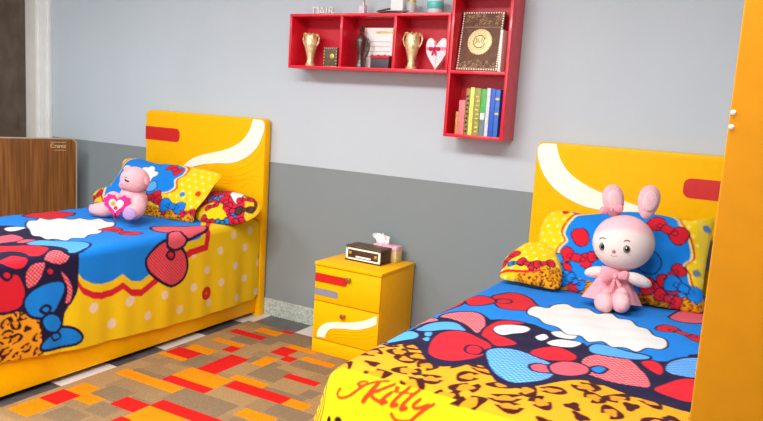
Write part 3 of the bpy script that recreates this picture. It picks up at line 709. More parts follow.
def make_bunny():
    foot = atz(612, 312, ZT+.004); root = thing('plush_rabbit', 'pink and cream plush rabbit with long ears and a rose bow dress', 'soft toy', (foot[0], -.55, ZT))
    yb, yh = -.63, -.62
    toward = lambda P, d: P+(CAM-P)/np.linalg.norm(CAM-P)*d
    bm = NB(); ell_px(bm, 616, 283, 12, 17, yb, 10); ell_px(bm, 597, 272, 13, 6, yb-.02, 6, .05); ell_px(bm, 638, 280, 15, 6.5, yb-.02, 6.5, -.4)
    me = remesh(bm, .007, 5); link_mesh('body', me, m_pale, root)
    # head with a pink hood
    P = aty(623.5, 242.5, yh); k = pxsize(P); hb = NB(); add_ell(hb, P, (30*k, 27.5*k, 26*k), CR@Matrix.Rotation(-.06, 3, 'Z'), 96, 64)
    me = bpy.data.meshes.new('head'); hb.to_mesh(me); hb.free()
    co = np.array([v.co for v in me.vertices]); loc = (co-P)@np.array(CR)/k        # px units right, up, front
    hood = (loc[:, 1] > 5-.012*(loc[:, 0]+8)**2) | (loc[:, 2] < -6)
    hood = np.clip((loc[:, 1]-(11-.009*(loc[:, 0]+8)**2))/5, 0, 1); hood = np.maximum(hood, np.clip((-loc[:, 2]-4)/1.5, 0, 1))
    setcol(me, np.array(lin((230, 212, 204))[:3])*(1-hood[:, None])+np.array(lin((234, 180, 186))[:3])*hood[:, None])
    m_head = vcmat('plush_head_fur', .95, .3, 170, .08); head = link_mesh('head', me, m_head, root)
    def on_head(x, y, out=0.):                         # first hit of the head along the picture ray
        d = ray(x, y); R = np.diag(1/np.array([30*k, 27.5*k, 26*k]))@np.array((CR@Matrix.Rotation(-.06, 3, 'Z'))).T
        o, dd = R@(CAM-P), R@d; a, b, c = dd@dd, 2*o@dd, o@o-1; t = (-b-math.sqrt(max(b*b-4*a*c, 0)))/(2*a); return CAM+d*t-M[2]*out*k
    for x, y in ((602.6, 246.4), (626.8, 249)):
        q = on_head(x, y); e = NB(); add_ell(e, q, (3.6*k, 3.9*k, 1.2*k), CR); eo = obj('eye', e, mat('grey_eye', (120, 112, 96), .3), head)
        e = NB(); add_ell(e, on_head(x, y, 1.), (2.1*k, 2.4*k, .7*k), CR); obj('pupil', e, m_black, eo)
        e = NB(); add_ell(e, on_head(x-1, y-1, 1.8), (.7*k, .7*k, .3*k), CR); obj('highlight', e, m_white, eo)
        e = NB(); add_tube(e, [on_head(x+a, y-7.5-1.2*(1-(a/3)**2), .2) for a in (-3, -1.5, 0, 1.5, 3)], .5*k); obj('brow', e, m_brown, head)
    e = NB(); add_ell(e, on_head(614, 251.3), (2.2*k, 1.6*k, 1.2*k), CR); obj('nose', e, fabric('nose_thread', (226, 110, 120)), head)
    e = NB(); add_tube(e, [on_head(614+a, 255.5-.12*a*a+.6, .1) for a in (-3, -1.5, 0, 1.5, 3)], .4*k); obj('mouth', e, m_pinkd, head)
    for x, y, an in ((613.5, 201, .12), (648.5, 202, -.22)):
        e = NB(); t = bmesh.new(); bmesh.ops.create_uvsphere(t, u_segments=24, v_segments=16, radius=1)
        for v in t.verts:
            f = .86+.14*v.co.y; v.co.x *= 12.5*f; v.co.z *= 6*f; v.co.y *= 17
        bmesh.ops.scale(t, vec=(k, k, k), verts=t.verts[:]); q = aty(x, y, yh+.01); rt = CR@Matrix.Rotation(an, 3, 'Z')
        merge(e, t, Matrix.Translation(Vector([float(c) for c in q]))@rt.to_4x4()); eo = obj('ear', e, m_pink, root)
        i = NB(); q2 = q-M[2]*4.6*k+M[1]*-1.0*k; add_ell(i, q2, (7.5*k, 10.5*k, 2.2*k), rt); obj('inner_ear', i, fabric('inner_ear_plush', (236, 190, 194)), eo)
    q = toward(aty(611.5, 209.5, yh), 9*k); bow3d(q, 12*k, CR@Matrix.Rotation(.1, 3, 'Z'), m_pinkd, root, 'ear_bow')
    # flared dress
    dt = aty(616, 268, yb); dbt = aty(611, 301, yb-.03); ax = Vector([float(v) for v in dt-dbt]); L = ax.length; kk = pxsize(dt)
    bm = NB(); rows = []; seg = 60; up = ax.normalized(); rx = Vector(M[0])-up*Vector(M[0]).dot(up); rx.normalize(); fz = rx.cross(up)
    prof = [(0, 14), (.25, 15.5), (.5, 19.5), (.75, 24.5), (1, 29), (.97, 28), (.6, 17)]
    for t, r in prof:
        rows.append([bm.verts.new(Vector([float(v) for v in dt])-ax*t+(rx*math.cos(a)+fz*math.sin(a)*.6)*(r*kk*(1+.07*t*math.sin(9*a)))) for a in [2*PI*j/seg for j in range(seg)]])
    for a, b in zip(rows, rows[1:]):
        for j in range(seg): bm.faces.new((a[j], a[(j+1) % seg], b[(j+1) % seg], b[j]))
    bm.faces.new(rows[0]); bm.faces.new(rows[-1][::-1]); obj('dress', bm, m_pinkd, root)
    for x, an in ((604, .1), (620.5, -.08)):
        e = NB(); ell_px(e, x, 302.5, 9.2, 10.5, -.74, 14, an); ell_px(e, x+1, 296, 7, 9, -.70, 10, an); link_mesh('leg', remesh(e, .006, 4), m_pink, root)
    q = toward(aty(615, 276.5, yb), 19*k); bow3d(q, 14.5*k, CR@Matrix.Rotation(.1, 3, 'Z'), m_pinkd, root, 'chest_bow', True); return root
settle_tree(make_bunny(), ZT+.003)
def make_piggy():
    Yd = -.72; root = thing('plush_bear', 'pink plush toy sitting and holding a magenta frilled heart', 'soft toy', (*atz(125, 221, ZT)[:2], ZT))
    bm = NB(); ell_px(bm, 133, 200, 14, 17, Yd, 13); ell_px(bm, 112, 198, 8, 6.5, Yd-.06, 6.5, .6); ell_px(bm, 139, 204, 6.5, 10, Yd-.06, 6.5, .3)
    ell_px(bm, 104, 209.5, 15, 7.5, Yd-.07, 8, .0); ell_px(bm, 134, 212, 10, 8, Yd-.1, 12, .2)
    link_mesh('body', remesh(bm, .008, 5), m_pink, root)
    hb = NB(); P, k = ell_px(hb, 135, 180, 14.5, 13.5, Yd-.01, 13.5, -.2); ell_px(hb, 124, 185, 5, 4.5, Yd-.06, 5)
    head = link_mesh('head', remesh(hb, .007, 5), m_pink, root)
    e = NB(); ell_px(e, 147, 181.5, 2.2, 4.6, Yd-.05, 4, .2); obj('ear', e, m_pinkd, root)
    e = NB(); ell_px(e, 127.5, 168.5, 4, 3.2, Yd, 3, .3); obj('ear', e, m_pink, root)
    from mathutils.bvhtree import BVHTree
    off = wloc(head); bv = BVHTree.FromPolygons([v.co+off for v in head.data.vertices], [p.vertices[:] for p in head.data.polygons])
    def hit(x, y):
        d = Vector([float(c) for c in ray(x, y)]).normalized(); return np.array(bv.ray_cast(Vector([float(c) for c in CAM]), d)[0])
    e = NB(); add_ell(e, hit(121.5, 184), (1.5*k, 1.2*k, 1.2*k)); obj('nose', e, m_pinkd, head)
    e = NB(); add_tube(e, [hit(125+a, 180.2+.45*a-.16*(a-2)**2) for a in (0, 1, 2, 3, 4)], .8*k); obj('eye', e, m_black, head)
    e = NB(); add_tube(e, [hit(124.5+a, 177+.3*a) for a in (0, 1.5, 3)], .4*k); obj('brow', e, m_brown, head)
    e = NB(); add_tube(e, [hit(122+a, 187.6+.2*a) for a in (0, 1, 2, 3)], .5*k); obj('mouth', e, mat('mouth_thread', (214, 120, 130), .8), head)
    for x, y, rx, ry, dd in ((129.5, 214, 6.8, 6.3, .2), (92, 209.5, 3.2, 5.6, .095)):
        e = NB(); ell_px(e, x, y, rx, ry, Yd-dd, 2.6, .15); obj('sole', e, m_lav, root)
    # frilled heart
    t = np.linspace(0, 2*PI, 60, endpoint=False); hx = 16*np.sin(t)**3; hy = 13*np.cos(t)-5*np.cos(2*t)-2*np.cos(3*t)-np.cos(4*t)
    P = aty(117.5, 205, Yd-.13); k = pxsize(P); rt = CR@Matrix.Rotation(-.12, 3, 'Z'); u = rt.col[0]; w = rt.col[1]
    fr = NB(); add_prism(fr, [(.84*k*(1+.07*math.sin(16*a))*x, .84*k*(1+.07*math.sin(16*a))*y) for a, x, y in zip(t, hx, hy)], P, u, w, .018, .006); ho = obj('heart', fr, m_mag, root)
    P2 = Vector([float(v) for v in P])+rt.col[2]*.018
    hh = NB(); add_prism(hh, [(.47*k*x, .47*k*y) for x, y in zip(hx, hy)], P2, u, w, .008, .003); obj('heart_panel', hh, fabric('pale_pink_panel', (250, 206, 214)), ho)
    for a, b, c, r in ((-3, 1, (240, 150, 60), 2.4), (3.5, 2, (246, 244, 240), 2.8), (0, -3, (220, 60, 80), 2.), (-4, 4, (250, 220, 120), 1.6)):
        e = NB(); add_ell(e, P2+rt.col[2]*.008+u*a*k+w*b*k, (r*k, r*k, .004), rt); obj('patch', e, fabric('patch', c), ho)
    return root
settle_tree(make_piggy(), ZT+.003)

# ------------------------------------------------------------------ nightstand
def make_nightstand():
    x0, x1, y0, y1, H = -2.342, -1.889, -.425, -.018, .563
    r = thing('nightstand', 'yellow two-drawer nightstand between the two beds', 'nightstand', ((x0+x1)/2, (y0+y1)/2, .007))
    box('top', (x0-.003, x1+.004, y0-.005, y1, H-.02, H), m_yel, r)
    box('body', (x0, x1, y0+.018, y1, .09, H-.021), m_yel, r)
    box('plinth', (x0, x1, y0+.002, y1, .007, .089), m_yel, r)
    Z = lambda x, y: aty(x, y, y0)[2]
    q = lambda a, b: aty(300+a/3.508, 240+b/3.508, y0)
    zs = .327
    for (a, b) in ((zs+.003, H-.024), (.095, zs-.003)):
        d = box('drawer', (x0+.002, x1-.002, y0, y0+.02, a, b), m_yel, r, .003)
        zk = q(172, 140)[2] if a > .2 else q(152, 268)[2]; xk = q(172, 140)[0] if a > .2 else q(152, 268)[0]
        k = NB(); add_box(k, xk-.016, xk+.016, y0-.02, y0, zk-.012, zk+.012, .004); obj('knob', k, m_metal, d)
        if a > .2:
            for nm, m, s in (('red_bar', m_red, ((60, 118), (165, 160))), ('grey_bar', m_grey, ((58, 172), (133, 205)))):
                A, B = q(*s[0]), q(*s[1]); zc = (q(s[0][0], (s[0][1]+s[1][1])/2-10)[2]); h = .052 if nm == 'red_bar' else .042
                P = rect_round(x0+.003, B[0], zc-h/2, zc+h/2, .018, 'bc')
                obj(nm, add_prism(NB(), P, (0, y0+.001, 0), (1, 0, 0), (0, 0, 1), .003), m, d)
        else:
            A = smooth_poly([q(*p)[[0, 2]] for p in ((60, 338), (64, 315), (85, 294), (120, 288), (170, 290), (220, 285), (250, 275), (270, 266))], 4, False)
            B = smooth_poly([q(*p)[[0, 2]] for p in ((269, 296), (240, 308), (200, 315), (150, 311), (112, 311), (95, 322), (88, 342))], 4, False)
            obj('cream_swoosh', add_prism(NB(), [tuple(p) for p in np.r_[A, B]], (0, y0+.001, 0), (1, 0, 0), (0, 0, 1), .004), m_cream, d)
            g = NB()
            for j in range(3):
                add_tube(g, [(max(x0+.01, min(x1-.008, p[0]+.012*j)), y0, max(.1, p[1]-.014-.016*j)) for p in B[2:-3]], .0026, 5)
            obj('grooves', g, m_yel, d)
    return H
NH = make_nightstand()
def make_boxes():
    z = NH; A, B, Cc = atz(344.5, 259.3, z), atz(380.2, 266.5, z), atz(391.7, 262.5, z)
    u = B-A; L = np.linalg.norm(u); u /= L; v = np.array([-u[1], u[0], 0]); W = max(.09, min(.13, np.dot(Cc-B, v))); h = .093
    r = thing('tissue_box', 'dark brown ornate tissue box with cream border on the nightstand', 'box', (*((A+u*L/2+v*W/2)[:2]), z))
    R3 = Matrix([u, v, (0, 0, 1)]).transposed().to_4x4(); T = Matrix.Translation(Vector([float(c) for c in A]))@R3
    def part(nm, boxes, m, par):
        b = NB()
        for q in boxes: add_box(b, *q)
        bmesh.ops.transform(b, matrix=T, verts=b.verts[:]); return obj(nm, b, m, par)
    part('base', [(0, L, 0, W, 0, .008, .002)], m_brownd, r)
    bd = part('body', [(.006, L-.006, .006, W-.004, .008, h-.012, .003)], mat('box_brown', (70, 40, 30), .5, var=.4, scale=60), r)
    part('lid', [(.002, L-.002, .002, W-.002, h-.012, h, .004)], mat('box_lid_weave', (110, 84, 62), .5, c2=(60, 38, 30), scale=70), r)
    part('cream_border', [(.006, L-.006, .003, .007, .01, .019), (.006, L-.006, .003, .007, h-.024, h-.014), (.006, .02, .003, .007, .01, h-.014), (L-.02, L-.006, .003, .007, .01, h-.014)], m_cream, bd)
    part('label_plate', [(L*.3, L*.72, .004, .007, .024, .034)], m_white, bd)
    part('gold_ornament', [(.026, .046, .003, .007, .04, .058, .003)], m_goldd, bd); part('gold_ornament', [(L-.05, L-.03, .003, .007, .036, .054, .003)], m_goldd, bd)
    # soft tissue pack behind it
    D = A+v*(W+.012)+u*(L*.42); W2, L2, h2 = .075, L*.66, .1
    r = thing('tissue_pack', 'pink and cream tissue pack with a white tissue sticking out', 'tissue pack', (*((D+u*L2/2+v*W2/2)[:2]), z))
    T2 = Matrix.Translation(Vector([float(c) for c in D]))@R3
    b = NB(); add_box(b, 0, L2, 0, W2, 0, h2*.8, .008); bmesh.ops.transform(b, matrix=T2, verts=b.verts[:]); pk = obj('pack', b, mat('pack_cream', (232, 214, 160), .5, c2=(214, 190, 120), scale=40), r)
    b = NB(); add_box(b, -.001, L2+.001, -.001, W2+.001, h2*.62, h2, .01); bmesh.ops.transform(b, matrix=T2, verts=b.verts[:]); obj('pink_top', b, mat('pack_pink', (226, 150, 172), .4, c2=(240, 190, 200), scale=40), r)
    # crumpled tissue
    me = bpy.data.meshes.new('tissue'); n = 26; vs = []; fs = []
    for i in range(n):
        for j in range(n):
            a, t = i/(n-1)*2-1, j/(n-1)
            wdt = .036+.02*math.sin(t*PI*.75)
            vs.append((L2*.26+a*wdt+.006*math.sin(t*5), W2*.5+.016*math.sin(a*4+t*3)+.008*math.sin(a*9-t*6), h2-.004+t*.064*(1+.1*math.sin(a*5))-.01*a*a))
    for i in range(n-1):
        for j in range(n-1): fs.append((i*n+j, (i+1)*n+j, (i+1)*n+j+1, i*n+j+1))
    me.from_pydata(vs, [], fs); me.transform(T2)
    b = bmesh.new(); b.from_mesh(me); bpy.data.meshes.remove(me)
    bmesh.ops.solidify(b, geom=b.faces[:], thickness=.0015); obj('tissue', b, m_white, r)
make_boxes()

# ------------------------------------------------------------------ wall shelves
SY = -.18; ST = .017
LBX0, LBX1, LBZ0, LBZ1 = -2.795, -1.692, 1.701, 2.032
RBX0, RBX1, RBZ0, RBZ1 = -1.688, -1.336, 1.352, 2.14
def make_shelves():
    r = thing('wall_shelf', 'long red wall shelf with three cubbies holding vases', 'shelf', ((LBX0+LBX1)/2, SY/2, LBZ0))
    y0, y1 = SY, -.001
    box('back_panel', (LBX0+.004, LBX1-.004, -.012, y1, LBZ0+.004, LBZ1-.004), m_shelfb, r, 0)
    box('bottom_board', (LBX0, LBX1, y0, y1, LBZ0, LBZ0+ST), m_shelf, r, .0015); box('top_board', (LBX0, LBX1, y0, y1, LBZ1-ST, LBZ1), m_shelf, r, .0015)
    for x in (LBX0, LBX1-ST): box('side_panel', (x, x+ST, y0+.0005, y1, LBZ0+ST, LBZ1-ST), m_shelf, r, .001)
    for px_ in (340.5, 394): 
        x = aty(px_, 42, SY)[0]; box('divider', (x-ST/2, x+ST/2, y0+.001, y1, LBZ0+ST, LBZ1-ST), m_shelf, r, .001)
    r = thing('wall_shelf', 'tall red wall shelf holding the carved plaque above a row of books', 'shelf', ((RBX0+RBX1)/2, SY/2, RBZ0))
    zm = aty(476, 72.5, SY)[2]
    box('back_panel', (RBX0+.004, RBX1-.004, -.012, y1, RBZ0+.004, RBZ1-.004), m_shelfb, r, 0)
    for nm, z in (('bottom_board', RBZ0), ('middle_board', zm-ST/2), ('top_board', RBZ1-ST)): box(nm, (RBX0+ST, RBX1-ST, y0+.0005, y1, z, z+ST), m_shelf, r, .001)
    for x in (RBX0, RBX1-ST): box('side_panel', (x, x+ST, y0, y1, RBZ0, RBZ1), m_shelf, r, .0015)
    return zm+ST/2
ZMID = make_shelves()
ZB = LBZ0+ST
def make_vase(px_, h, label):
    P = aty(px_, 66, -.1); k = h/.165
    t = thing('vase', label, 'vase', (P[0], -.1, ZB), 'gold vases on the long red shelf')
    b = NB(); add_lathe(b, [(.024*k, 0), (.026*k, .008*k), (.018*k, .02*k), (.017*k, .04*k), (.024*k, .07*k), (.033*k, .1*k), (.036*k, .125*k), (.033*k, .142*k), (.031*k, .15*k), (.035*k, .163*k), (.032*k, .163*k), (.026*k, .15*k)], (P[0], -.1, ZB), 32)
    obj('body', b, m_gold, t)
    for sg in (1, -1):
        b = NB(); add_tube(b, [(P[0]+sg*x*k, -.1, ZB+z*k) for x, z in ((.032, .155), (.045, .158), (.05, .14), (.046, .12), (.036, .105))], .004*k); obj('handle', b, m_gold, t)
    b = NB(); 
    for q in range(10): add_ell(b, (P[0]+.034*k*math.cos(q*PI/5), -.1+.034*k*math.sin(q*PI/5), ZB+.163*k), (.007*k,)*3, None, 8, 6)
    obj('rim_beads', b, m_goldd, t)
make_vase(310, .2, 'gold two-handled vase beside the small dark carved plaque')
make_vase(411, .208, 'gold two-handled vase beside the heart-shaped box')
def box_at(p0, p1, Y, zb):
    a, b = aty(*p0, Y), aty(*p1, Y); return a[0], b[0], max(a[2]-zb, .02)
def make_shelf_items():
    # small dark carved plaque
    x0, x1, h = box_at((325, 47.5), (337.3, 66), -.09, ZB); t = thing('carved_plaque', 'small dark carved plaque with beaded edge in the shelf end cubby', 'plaque', ((x0+x1)/2, -.09, ZB))
    box('panel', (x0, x1, -.1, -.08, ZB, ZB+h), mat('plaque_dark', (70, 62, 40), .5, c2=(110, 96, 60), scale=90), t, .002)
    b = NB()
    for i in range(7):
        for z in (ZB+.004, ZB+h-.004): add_ell(b, (x0+.004+(x1-x0-.008)*i/6, -.101, z), (.003,)*3, None, 8, 6)
        for x in (x0+.004, x1-.004): add_ell(b, (x, -.101, ZB+.004+(h-.008)*i/6), (.003,)*3, None, 8, 6)
    obj('beading', b, m_cream, t)
    b = NB(); add_lathe(b, [(.001, 0), (.016, 0), (.016, .004), (.01, .006), (.001, .006)], (0, 0, 0), 20); bmesh.ops.transform(b, matrix=Matrix.Translation(((x0*.35+x1*.65), -.1, ZB+h*.55))@Matrix.Rotation(PI/2, 4, 'X'), verts=b.verts[:]); obj('roundel', b, m_goldd, t)
    # dark tall flask
    P = aty(360, 66, -.09); t = thing('flask', 'tall dark brown flask with a narrow neck and handle', 'flask', (P[0], -.09, ZB)); c = (P[0], -.09, ZB)
    b = NB(); add_lathe(b, [(.03, 0), (.031, .01), (.024, .03), (.02, .055), (.022, .08), (.03, .115), (.035, .15), (.034, .175), (.024, .193), (.012, .205), (.01, .215)], c, 28); obj('body', b, m_brownd, t)
    b = NB(); add_lathe(b, [(.012, .215), (.014, .22), (.011, .232), (.007, .25), (.003, .258)], c, 20); obj('stopper', b, m_dark, t)
    b = NB(); add_tube(b, [(P[0]+x, -.09, ZB+z) for x, z in smooth_poly([(.028, .18), (.05, .165), (.058, .13), (.048, .09), (.03, .05), (.028, .012)], 4, False)], .006); obj('handle', b, m_brownd, t)
    # certificate leaning on the back
    x0, x1, h = box_at((366, 28), (392.2, 61), -.035, ZB); x1 = min(x1, aty(394, 42, SY)[0]-.012)
    t = thing('framed_card', 'white framed certificate with a gold strip leaning in the middle cubby', 'certificate', ((x0+x1)/2, -.04, ZB))
    box('board', (x0, x1, -.045, -.03, ZB, ZB+h), m_white, t, .002)
    box('gold_strip', (x0+(x1-x0)*.4, x1-.004, -.0475, -.044, ZB+h-.034, ZB+h-.02), m_goldd, t, 0)
    b = NB()
    for i in range(4): add_box(b, x0+.015, x1-.012, -.0462, -.044, ZB+h*(.3+.12*i), ZB+h*(.3+.12*i)+.003)
    obj('text_lines', b, mat('grey_ink', (170, 168, 160), .8), t)
    # small box with red flowers
    x0, x1, h = box_at((373.5, 57), (391, 67), -.11, ZB); x1 = min(x1, aty(394, 42, SY)[0]-.012)
    t = thing('flower_box', 'small charcoal box topped with red flowers before the certificate', 'box', ((x0+x1)/2, -.11, ZB))
    box('box', (x0, x1, -.145, -.075, ZB, ZB+h-.012), mat('charcoal', (70, 56, 66), .5), t, .002)
    box('lid', (x0-.002, x1+.002, -.147, -.073, ZB+h-.012, ZB+h+.008), mat('crimson_lid', (176, 14, 34), .5), t, .003)
    for i in range(6):
        b = NB(); xx = x0+.008+(x1-x0-.016)*i/5; add_ell(b, (xx, -.14, ZB+h+.008), (.008, .008, .006), None, 12, 8); obj('flower', b, [mat('red_petal', (214, 40, 56), .6), mat('pale_petal', (240, 190, 190), .6)][i % 2], t)
    # heart-shaped gift box
    P = aty(437, 70, -.12); tt = np.linspace(0, 2*PI, 60, endpoint=False); hx = 16*np.sign(np.sin(tt))*np.abs(np.sin(tt))**2.1; hy = 13*np.cos(tt)-5*np.cos(2*tt)-2*np.cos(3*tt)-np.cos(4*tt)+17
    a, bb = aty(426, 50, -.13), aty(447.5, 50, -.13); sc = (bb[0]-a[0])/32; cx = (a[0]+bb[0])/2; hz = aty(437, 38, -.13)[2]-ZB; sz = hz/29
    cx = min(cx, LBX1-ST-.002-16*sc)
    t = thing('heart_box', 'white heart-shaped gift box with pink ribbon standing on the long shelf', 'gift box', (cx, -.12, ZB)); mh = mat('floral_card', (250, 240, 238), .5, c2=(244, 196, 206), scale=110)
    obj('box', add_prism(NB(), [(x*sc*.96, y*sz*.97+.001) for x, y in zip(hx, hy)], (cx, -.09, ZB), (1, 0, 0), (0, 0, 1), .03, .003), m_cream, t)
    lid = obj('lid', add_prism(NB(), [(x*sc, y*sz) for x, y in zip(hx, hy)], (cx, -.115, ZB+.0005), (1, 0, 0), (0, 0, 1), .02, .004), mh, t)
    mr = fabric('ribbon_crimson', (206, 44, 84)); b = NB(); add_box(b, cx-15*sc, cx+15*sc, -.1375, -.134, ZB+hz*.62, ZB+hz*.72); add_box(b, cx-.014, cx-.004, -.1375, -.134, ZB+hz*.62, ZB+hz*.86); obj('ribbon', b, fabric('ribbon_rose', (238, 140, 160)), lid)
    bow3d((cx-.01, -.142, ZB+hz*.66), .036, Matrix([(1, 0, 0), (0, 0, 1), (0, -1, 0)]).transposed(), mr, lid, 'bow', True)
    # things standing on top of the long shelf
    zt = LBZ1; mgl = mat('frosted_letters', (226, 230, 226), .35, spec=.5)
    for i, ch in enumerate('BAC'):
        pass
    for ch, x_, lb in (('D', 316.5, 'D'), ('A', 322.5, 'A'), ('I', 327, 'I'), ('R', 331.5, 'R')):
        p = aty(x_, 14, -.1); cu = bpy.data.curves.new('letter', 'FONT'); cu.body = ch; cu.size = .075; cu.extrude = .008; cu.align_x = 'CENTER'
        o = bpy.data.objects.new('tmp', cu); COL.objects.link(o); dg = bpy.context.evaluated_depsgraph_get(); me = bpy.data.meshes.new_from_object(o.evaluated_get(dg)); bpy.data.objects.remove(o)
        me.transform(Matrix.Translation((p[0], -.1, zt))@Matrix.Rotation(PI/2, 4, 'X'))
        zmin = min(v.co.z for v in me.vertices); me.transform(Matrix.Translation((0, 0, zt-zmin)))
        tag(link_mesh('standing_letter', me, mgl), {'D': 'pale standing letter at the outer end of the word on the shelf top', 'A': 'pale standing letter with a pointed top on the shelf top', 'I': 'pale standing letter that is one thin upright on the shelf top', 'R': 'pale standing letter at the inner end of the word on the shelf top'}[lb], 'letter', 'pale letters on the shelf top')
    p = aty(363, 14, -.1); t = thing('perfume_bottle', 'small lilac glass bottle standing on the shelf top', 'bottle', (p[0], -.1, zt))
    obj('bottle', add_box(NB(), p[0]-.022, p[0]+.018, -.12, -.08, zt, zt+.06, .006), mat('lilac_glass', (214, 204, 214), .15), t); b = NB(); add_lathe(b, [(.009, .06), (.009, .085), (.006, .09)], (p[0], -.1, zt), 16); obj('cap', b, m_chrome, t)
    a, c = aty(379, 14, -.1), aty(411, 14, -.1); t = thing('wooden_stand', 'low dark wooden stand with curled ends on the shelf top', 'stand', ((a[0]+c[0])/2, -.1, zt))
    b = NB(); add_box(b, a[0], c[0], -.13, -.07, zt+.012, zt+.02, .002); add_tube(b, [(a[0]-.005, -.1, zt+.022), (a[0]+.04, -.1, zt+.03), (a[0]+.08, -.1, zt+.036), (a[0]+.12, -.1, zt+.03)], .005); obj('tray', b, m_brownd, t)
    for x in (a[0]+.03, c[0]-.03): box('foot', (x-.012, x+.012, -.12, -.08, zt, zt+.012), m_brownd, t)
    x = (a[0]*.35+c[0]*.65); t = thing('white_carton', 'white carton lying on the low dark stand on the shelf top', 'box', (x, -.1, zt+.02))
    box('carton', (x-.05, x+.03, -.125, -.078, zt+.0205, zt+.09), m_white, t)
    p = aty(408, 14, -.1); t = thing('jar', 'grey lidded jar between the stand and the teal cup', 'jar', (p[0]+.02, -.1, zt)); px0 = p[0]+.02
    p2 = aty(435, 14, -.1); t2 = thing('cup', 'teal banded cup standing on the shelf top near the tall shelf', 'cup', (p2[0], -.1, zt))
    b = NB(); add_lathe(b, [(.02, 0), (.028, .01), (.03, .05), (.024, .07)], (px0, -.1, zt), 24); obj('body', b, mat('grey_ceramic', (190, 188, 190), .3), t); b = NB(); add_lathe(b, [(.026, .07), (.026, .08), (.006, .09)], (px0, -.1, zt), 24); obj('lid', b, m_goldd, t)
    b = NB(); add_lathe(b, [(.036, 0), (.044, .012), (.047, .09), (.043, .09), (.04, .015)], (p2[0], -.1, zt), 28); cb = obj('body', b, mat('pale_ceramic', (214, 226, 224), .25), t2); b = NB(); add_lathe(b, [(.0462, .028), (.0475, .03), (.0485, .066), (.0475, .068)], (p2[0], -.1, zt), 28); obj('teal_band', b, mat('teal_glaze', (92, 196, 188), .25), cb)
make_shelf_items()
def make_plaque():
    TL, TR, BL, BR_ = aty(465.5, 14, -.07), aty(501.5, 13, -.07), aty(460.5, 70, -.11), aty(496.5, 70.5, -.11)
    w = (RBX1-RBX0-2*ST)*.78; cx = (BL[0]+BR_[0]+TL[0]+TR[0])/4; h = .335; x0 = cx-w/2; x1 = cx+w/2
    t = thing('carved_book', 'large brown carved book cover with a round gold medallion in the tall shelf', 'book', (cx, -.1, ZMID))
    tilt = Matrix.Translation((0, -.125, ZMID))@Matrix.Rotation(math.radians(-9), 4, 'X')
    def part(nm, b, m, par): bmesh.ops.transform(b, matrix=tilt, verts=b.verts[:]); return obj(nm, b, m, par)
    part('cover', add_box(NB(), x0, x1, 0, .028, .004, h, .003), m_brown, t)
    b = NB(); n = 16
    for i in range(n+1):
        f = i/n
        for q in ((x0+.008+(w-.016)*f, .012), (x0+.008+(w-.016)*f, h-.008)): add_ell(b, (q[0], -.001, q[1]), (.0048, .003, .0048), None, 8, 6)
    for i in range(24):
        for x in (x0+.008, x1-.008): add_ell(b, (x, -.001, .02+(h-.035)*i/23), (.0048, .003, .0048), None, 8, 6)
    part('beading', b, m_cream, t)
    rr = random.Random(2); ms = mat('scroll_bronze', (186, 156, 120), .45, .2)
    for z0, z1 in ((h-.085, h-.02), (.022, .06)):
        b = NB(); add_box(b, x0+.016, x1-.016, -.0008, .001, z0-.004, z0-.002)
        for i in range(34):
            x = rr.uniform(x0+.02, x1-.02); z = rr.uniform(z0, z1); a0 = rr.uniform(0, 6.3)
            add_tube(b, [(x+.011*math.cos(a0+a)*(.4+.12*a), -.001, z+.009*math.sin(a0+a)*(.4+.12*a)) for a in (0, .9, 1.8, 2.7, 3.6, 4.5)], .0016, 5)
        part('scroll_panel', b, ms, t)
    b = NB(); zc = h*.49; R0 = .066; d = bmesh.new()
    for q in range(32): add_ell(b, (cx+R0*math.cos(q*PI/16), -.003, zc+R0*math.sin(q*PI/16)), (.0075, .005, .0075), None, 8, 6)
    add_lathe(d, [(.001, 0), (R0, 0), (R0, .007), (.05, .011), (.044, .008), (.04, .011), (.001, .012)], (0, 0, 0), 48); merge(b, d, Matrix.Translation((cx, 0, zc))@Matrix.Rotation(PI/2, 4, 'X'))
    md = part('medallion', b, mat('pale_gold_medallion', (250, 222, 166), .4, .25, var=.12, scale=80, bump=.4, bscale=120), t)
    b = NB(); add_tube(b, [(cx+.034*math.cos(a), -.012, zc+.034*math.sin(a)) for a in np.linspace(.3, 6.0, 40)], .002, 6)
    for i in range(5): add_tube(b, [(cx-.02+.01*i, -.012, zc-.012+.006*(i % 2)), (cx-.016+.01*i, -.013, zc+.004), (cx-.02+.012*i, -.012, zc+.018-.004*(i % 3))], .0016, 5)
    part('inscription', b, m_brown, md)
    xw = x1+.006; t = thing('white_booklet', 'thin white booklet wedged upright beside the carved book cover', 'booklet', (xw+.006, -.09, ZMID))
    box('cover', (xw, min(xw+.014, RBX1-ST-.002), -.14, -.03, ZMID, ZMID+.225), m_paper, t, .001)
make_plaque()
